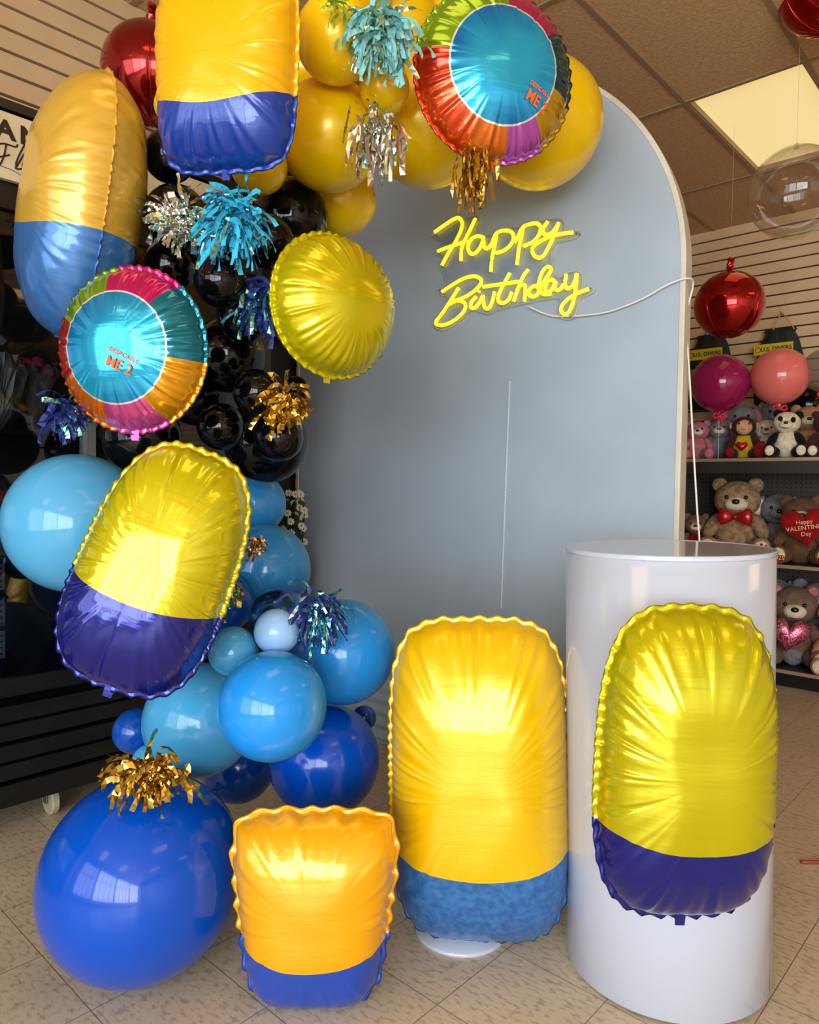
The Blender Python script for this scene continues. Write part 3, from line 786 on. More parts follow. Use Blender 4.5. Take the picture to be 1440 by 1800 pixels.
def fringe(seed, n, L, droop, spread, wd, fx=1.0, facing=.6):
    rd = random.Random(seed); mb = MB()
    for _ in range(n):
        a = rd.uniform(0, 2 * PI); el = rd.gauss(0, .5)
        d = Vector((math.cos(a) * spread * fx, -abs(rd.gauss(.5, .35)) * facing, math.sin(a) * spread)).normalized()
        l = L * rd.uniform(.55, 1.08); p = Vector((rd.gauss(0, L * .2 * fx), rd.gauss(0, .008) - .006, rd.gauss(0, L * .2)))
        v = d * (l / 6); side = v.cross(Vector((rd.uniform(-1, 1), rd.uniform(-1, 1), rd.uniform(-1, 1)))).normalized()
        w_ = wd * rd.uniform(.8, 1.6); vs = []; tw = rd.uniform(-.5, .5)
        for k in range(7):
            vs += [p - side * w_ / 2, p + side * w_ / 2]
            v = v + Vector((0, 0, -droop * l / 6)) + Vector((rd.gauss(0, 1), rd.gauss(0, 1), rd.gauss(0, 1))) * (l * .028)
            v = v.normalized() * l / 6
            p = p + v
            side = (Matrix.Rotation(tw + rd.gauss(0, .25), 3, v.normalized()) @ side)
            side = (side - v.normalized() * side.dot(v.normalized())).normalized()
        mb.add(vs, [(2 * k, 2 * k + 1, 2 * k + 3, 2 * k + 2) for k in range(6)])
    return mb
def tassel(label, px, py, Y, L, mats_, droop=.25, spread=1, wd=.008, n=90, seed=0, fx=1, tie='gold'):
    t = thing('foil_tassel', label, 'tassel', at(px, py, Y))
    for k, mn in enumerate(mats_):
        o = fringe(seed * 10 + k, int(n * 1.5) // len(mats_), L * .85 * (1 if k == 0 else .95), droop, spread, wd, fx).build('fringe', TM[mn], t)
        o['kind'] = 'stuff'
    MB().ell((0, .005, 0), .009, nu=12, nv=8).build('tie', TM[tie], t, smooth=True)
    return t
tassel('silver foil fringe tassel on the black balloons at the upper left', 322, 388, 1.93, .115, ['silver', 'silver', 'pearl'], .12, seed=1, n=70, wd=.011, fx=1.2, tie='silver')
tassel('bright turquoise tassel in the middle of the black balloons', 412, 385, 1.9, .135, ['turq', 'turq', 'irid'], .34, seed=2, n=150, wd=.009, tie='turq')
tassel('dark navy iridescent tassel left of the sideways yellow foil balloon', 462, 520, 2.0, .13, ['navy', 'irid'], .45, seed=3, n=100, wd=.009, tie='navy')
tassel('gold foil tassel beside the lower black balloons at the panel', 500, 705, 1.9, .1, ['gold'], .25, seed=4, n=50, wd=.01)
tassel('gold foil tassel lying on top of the giant royal blue balloon', 268, 1352, 1.63, .1, ['gold'], .3, seed=5, n=80, wd=.009, fx=1.7)
tassel('navy iridescent tassel over the small pale blue balloon', 555, 1070, 1.9, .12, ['navy', 'irid'], .4, seed=6, n=120, wd=.007, fx=1.1, tie='navy')
tassel('blue tassel under the left round printed foil balloon', 118, 722, 1.84, .085, ['navy', 'irid', 'navy'], .3, seed=7, n=80, wd=.009, tie='navy')
tassel('pale turquoise tassel high on the yellow balloons', 668, 55, 1.98, .15, ['pale', 'pearl', 'pale'], .4, seed=8, n=150, wd=.010, tie='silver')
tassel('silver tassel hanging below the small yellow balloon at the top', 660, 215, 2.06, .17, ['silver', 'silver', 'pearl'], 1.1, seed=9, n=60, wd=.010, tie='silver')
tassel('narrow gold tassel hanging under the right round printed foil balloon', 834, 276, 2.1, .15, ['gold'], 1.6, seed=10, n=45, wd=.008)
tassel('small copper tassel right of the tilted foil balloon', 452, 955, 1.95, .05, ['copper', 'silver'], .3, seed=11, n=26, wd=.007)
tassel('small gold tassel hanging at the right side of the tilted foil balloon', 412, 1030, 1.9, .07, ['gold', 'irid'], 1.0, seed=12, n=18, wd=.009)
tassel('sparse lime film tassel at the very top over the yellow balloons', 590, 8, 1.93, .06, ['green'], .3, seed=13, n=10, wd=.008, fx=1.4)

# ------------------------------------------------------------ flower cooler on the left
CP = Vector((-1.19, 2.53, 0)); CM = frame(CP, B, nL)       # local x along B, y into the wall
X0, X1, DP = -2.4, .85, .33
ck = thing('flower_cooler', 'tall black glass-fronted flower cooler against the left wall', 'cooler'); ck.matrix_world = CM
mb = MB()
mb.box(((X0 + X1) / 2, DP - .01, 1.25), (X1 - X0, .02, 2.3)); mb.box((X0 + .01, DP / 2, 1.25), (.02, DP, 2.3)); mb.box((X1 - .01, DP / 2, 1.25), (.02, DP, 2.3))
mb.box(((X0 + X1) / 2, DP / 2, 2.41), (X1 - X0, DP, .03)); mb.box(((X0 + X1) / 2, DP / 2, .13), (X1 - X0, DP, .04)); mb.box(((X0 + X1) / 2, DP / 2, .49), (X1 - X0, DP, .02))
mb.box(((X0 + X1) / 2, DP / 2, 2.145), (X1 - X0, DP, .03))
mb.build('cabinet', black_m, ck)
mb = MB()
for k in range(5): mb.box(((X0 + X1) / 2, .004 + .008 * (k % 2), .16 + k * .066), (X1 - X0 - .02, .02, .052), None)
mb.build('louver_panel', black_m, ck)
fr = MB()
for x in (X0 + .03, -1.17, X1 - .03): fr.box((x, -.008, 1.31), (.05, .03, 1.62))
fr.box(((X0 + X1) / 2, -.008, .52), (X1 - X0, .03, .05)); fr.box(((X0 + X1) / 2, -.008, 2.1), (X1 - X0, .03, .06))
fr.build('door_frame', black_m, ck)
MB().box((.07, -.012, 1.31), (.032, .04, 1.6)).build('door_mullion', alu_m, ck)['label'] = 'bare aluminium upright between the doors'
glass = bpy.data.materials.new('cooler_glass'); glass.use_nodes = True
nt = glass.node_tree; nt.nodes.clear()
out = nt.nodes.new('ShaderNodeOutputMaterial'); mixn = nt.nodes.new('ShaderNodeMixShader'); tr = nt.nodes.new('ShaderNodeBsdfTransparent'); gl = nt.nodes.new('ShaderNodeBsdfGlossy')
gl.inputs['Roughness'].default_value = .02; tr.inputs[0].default_value = (.68, .70, .72, 1); mixn.inputs[0].default_value = .05
nt.links.new(tr.outputs[0], mixn.inputs[1]); nt.links.new(gl.outputs[0], mixn.inputs[2]); nt.links.new(mixn.outputs[0], out.inputs[0])
MB().box(((X0 + .07) / 2, -.002, 1.31), (.07 - X0, .004, 1.56)).build('door_glass', glass, ck)
MB().box(((X1 + .07) / 2, -.002, 1.31), (X1 - .07, .004, 1.56)).build('door_glass', glass, ck)
perf = mat('perforated_steel', rgb(120, 124, 128), .5, .2)
def perforate(m, sc):
    p = P(m); tc = nd(m, 'ShaderNodeTexCoord'); sep = nd(m, 'ShaderNodeSeparateXYZ'); lk(m, tc.outputs['Object'], sep.inputs[0]); o_ = []
    for ax in (0, 2):
        a_ = nd(m, 'ShaderNodeMath', operation='MULTIPLY'); a_.inputs[1].default_value = sc; lk(m, sep.outputs[ax], a_.inputs[0])
        f_ = nd(m, 'ShaderNodeMath', operation='FRACT'); lk(m, a_.outputs[0], f_.inputs[0])
        s_ = nd(m, 'ShaderNodeMath', operation='SUBTRACT'); s_.inputs[1].default_value = .5; lk(m, f_.outputs[0], s_.inputs[0])
        ab = nd(m, 'ShaderNodeMath', operation='ABSOLUTE'); lk(m, s_.outputs[0], ab.inputs[0])
        l_ = nd(m, 'ShaderNodeMath', operation='LESS_THAN'); l_.inputs[1].default_value = .17; lk(m, ab.outputs[0], l_.inputs[0]); o_.append(l_)
    mu = nd(m, 'ShaderNodeMath', operation='MULTIPLY'); lk(m, o_[0].outputs[0], mu.inputs[0]); lk(m, o_[1].outputs[0], mu.inputs[1])
    mx = nd(m, 'ShaderNodeMix', data_type='RGBA'); mx.inputs[6].default_value = p.inputs['Base Color'].default_value; mx.inputs[7].default_value = rgb(10, 10, 10)
    lk(m, mu.outputs[0], mx.inputs[0]); lk(m, mx.outputs[2], p.inputs['Base Color'])
perforate(perf, 45)
for z in (1.36, .93):
    MB().box(((X0 + X1) / 2, DP / 2 + .01, z), (X1 - X0 - .06, DP - .08, .014)).build('shelf', black_m, ck)
for z in (.72, .6, .85):
    MB().box((-.36, DP - .05, z), (.5, .006, .1)).build('perforated_panel', perf, ck)
# casters
wheel_m = mat('caster_rubber', rgb(176, 170, 140), .6)
for x, y in ((-.02, .1), (-2.2, .1), (.7, .2)):
    c = MB().lathe([(.012, -.014), (.046, -.014), (.052, -.009), (.052, .009), (.046, .014), (.012, .014)], (x, y, .052), Matrix.Rotation(PI / 2, 3, 'Y'), 28).build('caster_wheel', wheel_m, ck, smooth=False)
    MB().box((x, y, .095), (.05, .05, .03)).box((x - .02, y, .075), (.004, .03, .06)).box((x + .02, y, .075), (.004, .03, .06)).build('bracket', alu_m, c)
# header sign
cream = noisy(mat('sign_board', rgb(214, 196, 160), .6), rgb(204, 184, 150), 4)
sb = thing('header_sign', 'cream sign board with dark lettering along the top of the flower cooler', 'sign'); sb.matrix_world = CM @ Matrix.Translation((0, -.012, 0))
MB().box(((X0 + X1) / 2, 0, 2.268), (X1 - X0 - .02, .02, .21)).build('board', cream, sb)
ink = mat('sign_ink', rgb(34, 22, 18), .5)
def loc_on_cooler(px, py):
    return CM.inverted() @ hit(px, py, CP, nL)
def put_text(s, size, x, z, parent, m_, name='lettering', sx=1, y=-.0105, off=.0, skew=0):
    me = text_mesh(s, size, .0008, font_scale_x=sx, offset=off)
    for v in me.vertices: v.co = (v.co.x + x + skew * v.co.z, v.co.y + y, v.co.z + z)
    return link(name, me, m_, parent, smooth=False)
pA = loc_on_cooler(8, 243); pN = loc_on_cooler(48, 246)
put_text('A', .078, pA.x - .005, 2.315, sb, ink, off=.003, sx=1.1)
put_text('N', .078, pN.x + .002, 2.315, sb, ink, off=.003, sx=1.1)
fl = [[(-20,262),(0,256),(22,262),(26,258)], [(6,258),(2,278),(-6,294),(-16,298)], [(-8,280),(12,276)], [(22,300),(34,280),(44,262),(42,254),(34,266),(24,288),(24,300),(34,300)], [(50,292),(44,284),(36,290),(36,300),(46,302),(52,292),(60,288)]]
mb = MB()
for st_ in fl:
    q = [loc_on_cooler(x, y) for x, y in st_]
    mb.tube(catmull([(v.x, -.0115, v.z) for v in q], 4), .0026, 6)
mb.build('script_lettering', ink, sb, smooth=True)
petal = mat('sign_flower', rgb(120, 100, 120), .6)
v = loc_on_cooler(30, 318)
mb = MB(); mb.tube(catmull([(v.x - .08, -.011, 2.20), (v.x - .02, -.011, 2.195), (v.x + .01, -.011, 2.185)], 4), .0015, 5)
mb.ell((v.x + .025, -.011, 2.19), (.022, .002, .016)); mb.build('flower_motif', petal, sb, smooth=True)

# flowers and wrapping inside the cooler
leafm = mat('dark_leaf', rgb(34, 50, 26), .6); cello = mat('cellophane', rgb(150, 150, 150), .15, alpha=.35); paper = noisy(mat('kraft_sleeve', rgb(120, 108, 90), .7), rgb(96, 86, 72), 12)
def rose_bouquet(label, loc, heads, r, colr, h, mname, seed, sleeve=cello, nm='bouquet'):
    t = thing(nm, label, 'flowers', loc, (0, 0, math.atan2(B.y, B.x)))
    rd = random.Random(seed); hm = mat(mname, colr, .7)
    for k in range(heads):
        a = k * 2.4; q = r * math.sqrt((k + .3) / heads)
        c = Vector((q * math.cos(a), q * math.sin(a) * .7, h + .03 * (1 - (q / r) ** 2) * 2 + rd.uniform(-.004, .004)))
        mb = MB(); s_ = r * .36
        for ly in range(3):
            for pz in range(5):
                th = pz * 2 * PI / 5 + ly * .6
                rr = s_ * (.25 + .22 * ly)
                mb.ell(c + Vector((rr * math.cos(th), rr * math.sin(th), -.12 * s_ * ly)), (s_ * .42, s_ * .42, s_ * .5), nu=8, nv=6)
        mb.build('flower_head', hm, t, smooth=True)
    st = MB()
    for k in range(min(heads, 9)):
        a = k * 2.4; q = r * .8 * math.sqrt((k + .3) / heads)
        st.tube([(0, 0, .01), (q * math.cos(a), q * math.sin(a) * .7, h)], .003, 5)
    st.build('stems', leafm, t)
    mb = MB(); vs = []; n = 40
    for j, (rr, z) in enumerate([(.02, 0), (r * .55, h * .45), (r * 1.12, h * .95), (r * 1.3, h * 1.12)]):
        for i in range(n):
            th = 2 * PI * i / n; w_ = 1 + .09 * math.sin(7 * th + j) * (j > 0) + .05 * math.sin(17 * th)
            vs.append((rr * w_ * math.cos(th), rr * w_ * .7 * math.sin(th), z + .02 * math.sin(9 * th) * (j == 3)))
    fs = [(j * n + i, j * n + (i + 1) % n, (j + 1) * n + (i + 1) % n, (j + 1) * n + i) for j in range(3) for i in range(n)]
    mb.add(vs, fs).build('wrapping', sleeve, t, smooth=True)
    return t
def inc(px, py, y, z):
    v = loc_on_cooler(px, py); return CM @ Vector((v.x, y, z))
rose_bouquet('bouquet of red roses in clear wrap, lower in the cooler', inc(22, 900, .14, .94), 12, .105, rgb(150, 24, 34), .15, 'red_petal', 3)
rose_bouquet('bouquet with coral flowers in clear wrap on the upper cooler shelf', inc(32, 735, .16, 1.37), 7, .07, rgb(190, 96, 74), .07, 'coral_petal', 4)
rose_bouquet('bouquet of magenta flowers beside the round printed foil balloon', inc(92, 670, .16, 1.37), 7, .06, rgb(170, 30, 70), .2, 'magenta_petal', 5, sleeve=cello)
wr = thing('wrapped_bouquet', 'tall grey crinkled cellophane wrapped bouquet at the left edge', 'flowers', inc(6, 690, .12, 1.368))
vs = []; n = 60
for j, (rr, z) in enumerate([(.03, 0), (.06, .05), (.085, .12), (.10, .2), (.09, .25)]):
    for i in range(n):
        th = 2 * PI * i / n; w_ = 1 + .12 * math.sin(11 * th + j * 2) + .06 * math.sin(23 * th + j)
        vs.append((rr * w_ * math.cos(th), rr * w_ * math.sin(th), z))
MB().add(vs, [(j * n + i, j * n + (i + 1) % n, (j + 1) * n + (i + 1) % n, (j + 1) * n + i) for j in range(4) for i in range(n)]).build('wrapping', mat('crinkled_wrap', rgb(110, 108, 106), .25, .3), wr)
MB().ell((0, 0, .17), (.06, .06, .06)).build('flower_head', paper, wr, smooth=True)
for (px, dz, sz) in ((44, 0, (.07, .05, .09)), (50, .09, (.05, .05, .045))):
    t = thing('gift_box', 'pale box standing on the upper cooler shelf' if dz == 0 else 'smaller pale box stacked on another on the upper cooler shelf', 'box', inc(px, 720, .24, 1.368 + dz), (0, 0, math.atan2(B.y, B.x)))
    MB().box((0, 0, sz[2] / 2), sz).build('carton', paper, t); MB().box((0, 0, sz[2] + .001), (sz[0] * 1.03, sz[1] * 1.03, .006)).build('lid', paper, t)

# added black rack that darkens the gap between the cooler and the panel
rk = thing('dark_infill', 'added black rack between the flower cooler and the arched panel', 'infill'); rk.matrix_world = CM
MB().box((1.05, .31, 1.375), (.38, .016, 2.75)).build('infill_board', black_m, rk)
for z in (.45, 1.45, 1.9): MB().box((1.015, .27, z), (.30, .06, .015)).build('shelf', black_m, rk)
# daisies between cooler and panel
dz = thing('daisy_bunch', 'bunch of small white daisies behind the left edge of the arched panel', 'flowers', (-.573, 3.396, 0))
MB().lathe([(.06, 0), (.085, .86), (.08, .86), (.055, .01)], n=32, cap=False).lathe([(.06, .0), (.06, .006)], n=32).build('bucket', black_m, dz, smooth=False)
rd = random.Random(5); st = MB(); hd = MB(); ct = MB()
for k in range(46):
    a = rd.uniform(0, 2 * PI); q = .085 * math.sqrt(rd.random()); z = rd.uniform(.92, 1.17)
    c = Vector((q * math.cos(a), q * math.sin(a), z)); st.tube([(q * .4 * math.cos(a), q * .4 * math.sin(a), .3), c], .0015, 4)
    nrm = Vector((math.cos(a) * .5, -1, .5)).normalized(); qd = nrm.to_track_quat('Z', 'Y').to_matrix()
    for pz in range(9):
        th = 2 * PI * pz / 9
        hd = hd if pz else MB()
        hd.ell(c + qd @ Vector((.012 * math.cos(th), .012 * math.sin(th), 0)), (.0085, .0045, .0014), qd @ Matrix.Rotation(th, 3, 'Z'), 6, 4)
    hf = hd.build('flower_head', mat('daisy_white', rgb(225, 222, 205), .7), dz, smooth=True)
    MB().ell(c + qd @ Vector((0, 0, .001)), .0055, None, 8, 6).build('flower_centre', mat('daisy_eye', rgb(170, 170, 50), .7), hf, smooth=True)
for k in range(60):
    a = rd.uniform(0, 2 * PI); q = .07 * math.sqrt(rd.random()); st.ell((q * math.cos(a), q * math.sin(a), rd.uniform(.86, 1.1)), (.02, .006, .03), Matrix.Rotation(a, 3, 'Z') @ Matrix.Rotation(rd.uniform(-.6, .6), 3, 'Y'), 8, 6)
st.build('stems', leafm, dz)

# ------------------------------------------------------------ gondola shelves on the right
def gon(px, Y0=None):
    g0 = Vector((2.41, 4.29, 0)); d = ray(px, 850); k = None
    # intersection of the vertical plane through g0 along A with the pixel column
    n = B
    o_ = Vector((0, 0, HCAM)); q = o_ + d * ((g0 - o_).dot(n) / d.dot(n)); return q
G0 = Vector((2.41, 4.29, 0))
GM = frame(G0, -A, B)                      # local x to the right, y into the wall
GD = (PR - G0).dot(B) - .02
zt = (hit(1440, 803, G0, B)).z; z2 = hit(1440, 997, G0, B).z; z3 = hit(1440, 1187, G0, B).z
GX0, GX1 = -1.15, 2.6
gk = thing('gondola_shelving', 'dark brown gondola shelving with metal price rails, holding the plush toys', 'shelving'); gk.matrix_world = GM
dk = noisy(mat('dark_shelf', rgb(44, 34, 28), .5), rgb(36, 28, 24), 5)
peg = mat('pegboard', rgb(62, 52, 44), .7); perforate(peg, 34)
rail = mat('price_rail', rgb(205, 176, 146), .3, .6)
MB().box(((GX0 + GX1) / 2, GD / 2, zt - .02), (GX1 - GX0, GD, .04)).build('top_deck', dk, gk)
MB().box(((GX0 + GX1) / 2, .5, (zt) / 2), (GX1 - GX0, .03, zt - .045)).build('pegboard', peg, gk)
MB().box(((GX0 + GX1) / 2, .25, z2 - .015), (GX1 - GX0, .48, .03)).build('shelf', dk, gk)
MB().box(((GX0 + GX1) / 2, .25, z3 - .015), (GX1 - GX0, .48, .03)).build('shelf', dk, gk)
MB().box(((GX0 + GX1) / 2, .26, (z3 - .03) / 2), (GX1 - GX0, .44, z3 - .03)).build('kick_base', black_m, gk)
for z in (zt - .012, z2 - .012, z3 - .012):
    MB().box(((GX0 + GX1) / 2, -.004, z), (GX1 - GX0, .012, .02)).build('price_rail', rail, gk)
MB().box(((GX0 + GX1) / 2, -.001, zt - .06), (GX1 - GX0, .012, .075)).build('fascia', dk, gk)
for x in (GX0, GX1): MB().box((x, .25, zt / 2), (.03, .5, zt - .05)).build('end_panel', dk, gk)

# ------------------------------------------------------------ plush toys
def furm(name, c, c2=None, b=.8, sc=70):
    if name in MATS: return MATS[name]
    m = mat(name, c, .9, sheen=.06, spec=.2)
    return noisy(m, c2 or tuple(x * .75 for x in c[:3]) + (1,), 30, 3, bump=b, bscale=sc, bdist=.008)
eye_m = mat('bead_eye', rgb(8, 7, 7), .08)
def heart_mb(w, T, c=(0, 0, 0), rot=0):
    pts = []
    for i in range(48):
        t_ = 2 * PI * i / 48
        x = 16 * math.sin(t_) ** 3; z = 13 * math.cos(t_) - 5 * math.cos(2 * t_) - 2 * math.cos(3 * t_) - math.cos(4 * t_)
        pts.append((x / 34 * w, (z + 2) / 34 * w))
    vs = []; fs = []; rings = [0.02, .35, .6, .8, .93, 1]
    for side in (-1, 1):
        for r_ in rings:
            for x, z in pts: vs.append((x * r_, side * T * math.sqrt(max(1 - r_ ** 2.5, 0)), z * r_))
    n = 48; m_ = len(rings)
    for s_ in range(2):
        for j in range(m_ - 1):
            for i in range(n):
                a = (s_ * m_ + j) * n + i; b_ = (s_ * m_ + j) * n + (i + 1) % n; fs.append((a, b_, b_ + n, a + n))
        fs.append(tuple(s_ * m_ * n + i for i in range(n)))
    q = Matrix.Rotation(rot, 3, 'Y'); return MB().add([q @ Vector(v) + Vector(c) for v in vs], fs)
def plush(label, kind, loc, H, rz, fur, muzzle, fur2=None, ears='round', inner=None, pad=None, arms=None, legs=None, patch=None, body=None, tiltx=0, heady=0, headz=0, group=None, headroll=0, dots=None):
    t = thing('plush_' + kind, label, 'plush toy', loc, (0, 0, rz), group)
    body = body or fur; arms = arms or fur; legs = legs or arms
    S = lambda *a: tuple(x * H for x in a)
    def E(nm, c, r, m_, rot=None, par=t, jit=.05, nu=24, nv=16):
        return MB().ell(S(*c), S(*r), rot, nu, nv, jit, hash(nm) % 50).build(nm, m_, par, smooth=True)
    E('torso', (0, .02, .27), (.235, .2, .28), body)
    hd = E('head', (0, -.02 + heady, .70 + headz), (.25, .22, .215), fur, Matrix.Rotation(headroll, 3, 'Y'))
    hz = .70 + headz; hy = -.02 + heady
    cr, sr = math.cos(headroll), math.sin(headroll)
    def hp(x, y, z): return (x * cr + z * sr, hy + y, hz - x * sr + z * cr)
    if ears == 'round':
        for s_ in (-1, 1):
            e_ = E('ear', hp(s_ * .19, .03, .17), (.085, .045, .085), fur2 or fur, par=hd)
            if inner: E('inner_ear', hp(s_ * .19, -.005, .17), (.055, .025, .055), inner, par=e_, jit=0)
    elif ears == 'long':
        for s_ in (-1, 1):
            e_ = E('ear', hp(s_ * .26, 0, -.02), (.07, .06, .22), fur, Matrix.Rotation(-s_ * .3, 3, 'Y'), par=hd)
            if inner: E('inner_ear', hp(s_ * .265, -.045, -.02), (.045, .03, .18), inner, Matrix.Rotation(-s_ * .3, 3, 'Y'), par=e_, jit=0)
    elif ears == 'side':
        for s_ in (-1, 1): E('ear', hp(s_ * .25, .02, .02), (.05, .04, .07), muzzle, par=hd)
    if kind == 'monkey':
        E('face', hp(0, -.13, -.02), (.17, .11, .165), muzzle, par=hd, jit=0); ey, ez = -.215, .05
    else:
        E('muzzle', hp(0, -.18, -.05), (.125, .1, .09), muzzle, par=hd, jit=.02); ey, ez = -.205, .03
        E('nose', hp(0, -.275, -.02), (.042, .025, .03), mat('plush_nose', rgb(20, 14, 12), .3), par=hd, jit=0)
    if patch:
        for s_ in (-1, 1): E('eye_patch', hp(s_ * .1, -.165, .04), (.055, .045, .075), patch, Matrix.Rotation(s_ * .5, 3, 'Y'), par=hd, jit=0)
    for s_ in (-1, 1): E('eye', hp(s_ * .1, ey - (.02 if patch else 0) + (.01 if kind == 'monkey' else 0), ez), (.022, .018, .024), eye_m, par=hd, jit=0, nu=12, nv=8)
    mo = MB(); zc = -.1 if kind != 'monkey' else -.06; yc = -.272 if kind != 'monkey' else -.245
    mo.tube([S(*hp(.06 * math.sin(q), yc + .02 * abs(math.sin(q)), zc - .02 * math.cos(q))) for q in [-1 + .2 * i for i in range(11)]], .004 * H, 5)
    mo.build('mouth', mat('mouth_thread', rgb(50, 25, 20), .7), hd, smooth=True)
    for s_ in (-1, 1):
        E('arm', (s_ * .24, -.08, .37), (.085, .1, .18), arms, Matrix.Rotation(s_ * -.55, 3, 'Y') @ Matrix.Rotation(-.5, 3, 'X'))
        l_ = E('leg', (s_ * .21, -.2, .11), (.105, .2, .105), legs, Matrix.Rotation(s_ * .35, 3, 'Z'))
        f_ = E('foot', (s_ * .27, -.36, .13), (.11, .07, .13), legs, par=l_)
        if pad:
            p_ = E('foot_pad', (s_ * .275, -.41, .13), (.085, .035, .10), pad, par=f_, jit=0)
            if dots:
                for q, zz in ((-.045, .05), (0, .07), (.045, .05)):
                    E('toe_dot', (s_ * .275 + q, -.437, .13 + zz * .8), (.016, .012, .02), dots, par=p_, jit=0, nu=10, nv=8)
    return t
def onshelf(px, z, y):
    v = gon(px); v = GM.inverted() @ v; p = GM @ Vector((v.x, y, z)); 
    # keep the pixel column at that depth
    d = ray(px, 850); o_ = Vector((0, 0, HCAM)); q = o_ + d * (((GM @ Vector((0, y, 0))) - o_).dot(B) / d.dot(B)); return Vector((q.x, q.y, z + .002))
FACE = math.radians(-24)
tan = furm('tan_fur', rgb(176, 142, 104), rgb(140, 108, 76)); brn = furm('brown_fur', rgb(112, 78, 50)); gryb = furm('taupe_fur', rgb(126, 100, 80)); crm = furm('cream_fur', rgb(232, 214, 182), b=.3)
blk = furm('black_fur', rgb(16, 15, 16)); gry = furm('grey_fur', rgb(132, 128, 132), b=.4); car = furm('caramel_fur', rgb(182, 128, 84), b=.4); dbr = furm('dark_brown_fur', rgb(66, 38, 28)); pnk = furm('pink_fur', rgb(206, 120, 130), b=.3)
redp = furm('red_plush', rgb(150, 12, 20), b=.2); yelp = furm('yellow_plush', rgb(226, 176, 30), b=.2); satin = mat('red_satin', rgb(170, 14, 26), .25, .1)
sequin = noisy(mat('pink_sequin', rgb(150, 40, 74), .25, .6), rgb(214, 130, 150), 90, 2, bump=.8, bscale=120)
flesh = furm('plush_face', rgb(216, 166, 122), b=.1)
mk = plush('brown plush monkey in a yellow top holding a red heart, on the top shelf', 'monkey', onshelf(1305, zt, .2), .30, FACE, dbr, flesh, ears='side', body=yelp, pad=redp)
heart_mb(.075, .02, (-.01, -.10, .075)).build('heart', satin, mk, smooth=True)
plush('grey and pink plush elephant behind the monkey', 'elephant', onshelf(1300, zt, .55), .42, FACE, gry, pnk, ears='long', inner=pnk)
plush('black and white plush panda sitting on the top shelf', 'panda', onshelf(1380, zt, .13), .31, FACE - .1, crm, crm, fur2=blk, arms=blk, patch=blk, pad=crm, headroll=.12)
plush('caramel plush bear right of the panda', 'bear', onshelf(1417, zt, .4), .37, FACE, car, crm, inner=car)
plush('cream sleeping plush left of the panda', 'sheep', onshelf(1344, zt, .42), .29, FACE, crm, flesh, ears='side')
plush('large grey plush elephant behind the panda', 'elephant', onshelf(1362, zt, .72), .47, FACE, gry, gry, ears='long')
rt = thing('plush_strawberry', 'small red round plush with a smiling face left of the panda', 'plush toy', onshelf(1336, zt, .1), (0, 0, FACE))
MB().ell((0, 0, .05), (.045, .04, .05)).build('fruit', redp, rt, smooth=True); MB().ell((-.012, -.039, .06), .005).build('eye', eye_m, rt, smooth=True); MB().ell((.012, -.039, .06), .005).build('eye', eye_m, rt, smooth=True)
MB().ell((0, 0, .1), (.02, .02, .008)).build('leaf', leafm, rt, smooth=True)
plush('brown plush bear on the top shelf at the right picture edge', 'bear', onshelf(1450, zt, .2), .3, FACE, dbr, flesh, pad=crm)
plush('grey plush rabbit with pink inner ears on the top shelf at its left', 'rabbit', onshelf(1262, zt, .3), .3, FACE, gry, crm, ears='long', inner=pnk)
plush('pale pink plush cat on the top shelf near the arched panel', 'cat', onshelf(1225, zt, .2), .28, FACE, pnk, crm)
bear = plush('big curly tan plush bear with a red satin bow tie behind the plinth top', 'bear', onshelf(1297, z2, .22), .57, FACE - .05, tan, crm, pad=crm, dots=redp, headz=-.03)
bw = MB()
for s_ in (-1, 1):
    vs = []; 
    for r_, xx in ((.012, .0), (.045, .05), (.055, .085), (.03, .1)):
        for i in range(12): th = 2 * PI * i / 12; vs.append((s_ * xx, -.19 + .5 * r_ * math.sin(th), .275 + r_ * math.cos(th)))
    bw.add(vs, [(j * 12 + i, j * 12 + (i + 1) % 12, (j + 1) * 12 + (i + 1) % 12, (j + 1) * 12 + i) for j in range(3) for i in range(12)] + [tuple(range(12)), tuple(range(36, 48))])
bw.ell((0, -.2, .275), .018).build('bow_tie', satin, bear, smooth=True)
plush('grey plush rabbit with a pink cheek, right of the big tan bear', 'rabbit', onshelf(1370, z2, .36), .46, FACE, gry, gry, ears='long', inner=crm)
vb = plush('brown plush bear holding a red Happy Valentine\'s Day heart', 'bear', onshelf(1411, z2, .17), .44, FACE - .05, brn, crm, pad=crm)
hp_ = heart_mb(.28, .045, (.02, -.17, .22), -.15).build('heart_pillow', redp, vb, smooth=True)
goldt = mat('embroidery', rgb(230, 170, 110), .5)
def vt(s_, sz, x, z, yy, rot=.17):
    me = text_mesh(s_, sz, .0006); c_, sn = math.cos(rot), math.sin(rot)
    for v in me.vertices: v.co = (x + v.co.x * c_ - v.co.z * sn, yy + v.co.y, z + v.co.x * sn + v.co.z * c_)
    link('lettering', me, goldt, hp_, smooth=False)
vt('Happy', .034, .01, .262, -.219); vt("VALENTINE'S", .036, .018, .228, -.221); vt('Day', .034, .022, .192, -.219)
me = text_mesh('2025', .034, .0006)
for v in me.vertices: v.co = (-.121 + v.co.x, -.199 + v.co.y, .04 + v.co.z)
link('lettering', me, goldt, vb, smooth=False)
for s_ in (-1, 1):
    o = MB().ell((s_ * .121, -.187, .043), (.034, .010, .028)).build('foot_patch', redp, vb, smooth=True)
plush('small grey-brown plush bear in red, left of the big tan bear', 'bear', onshelf(1226, z2, .15), .3, FACE, gryb, crm, body=redp)
lb = plush('taupe plush bear holding a pink sequin heart on the lowest shelf', 'bear', onshelf(1404, z3, .2), .53, FACE - .05, gryb, crm, inner=pnk, pad=crm)
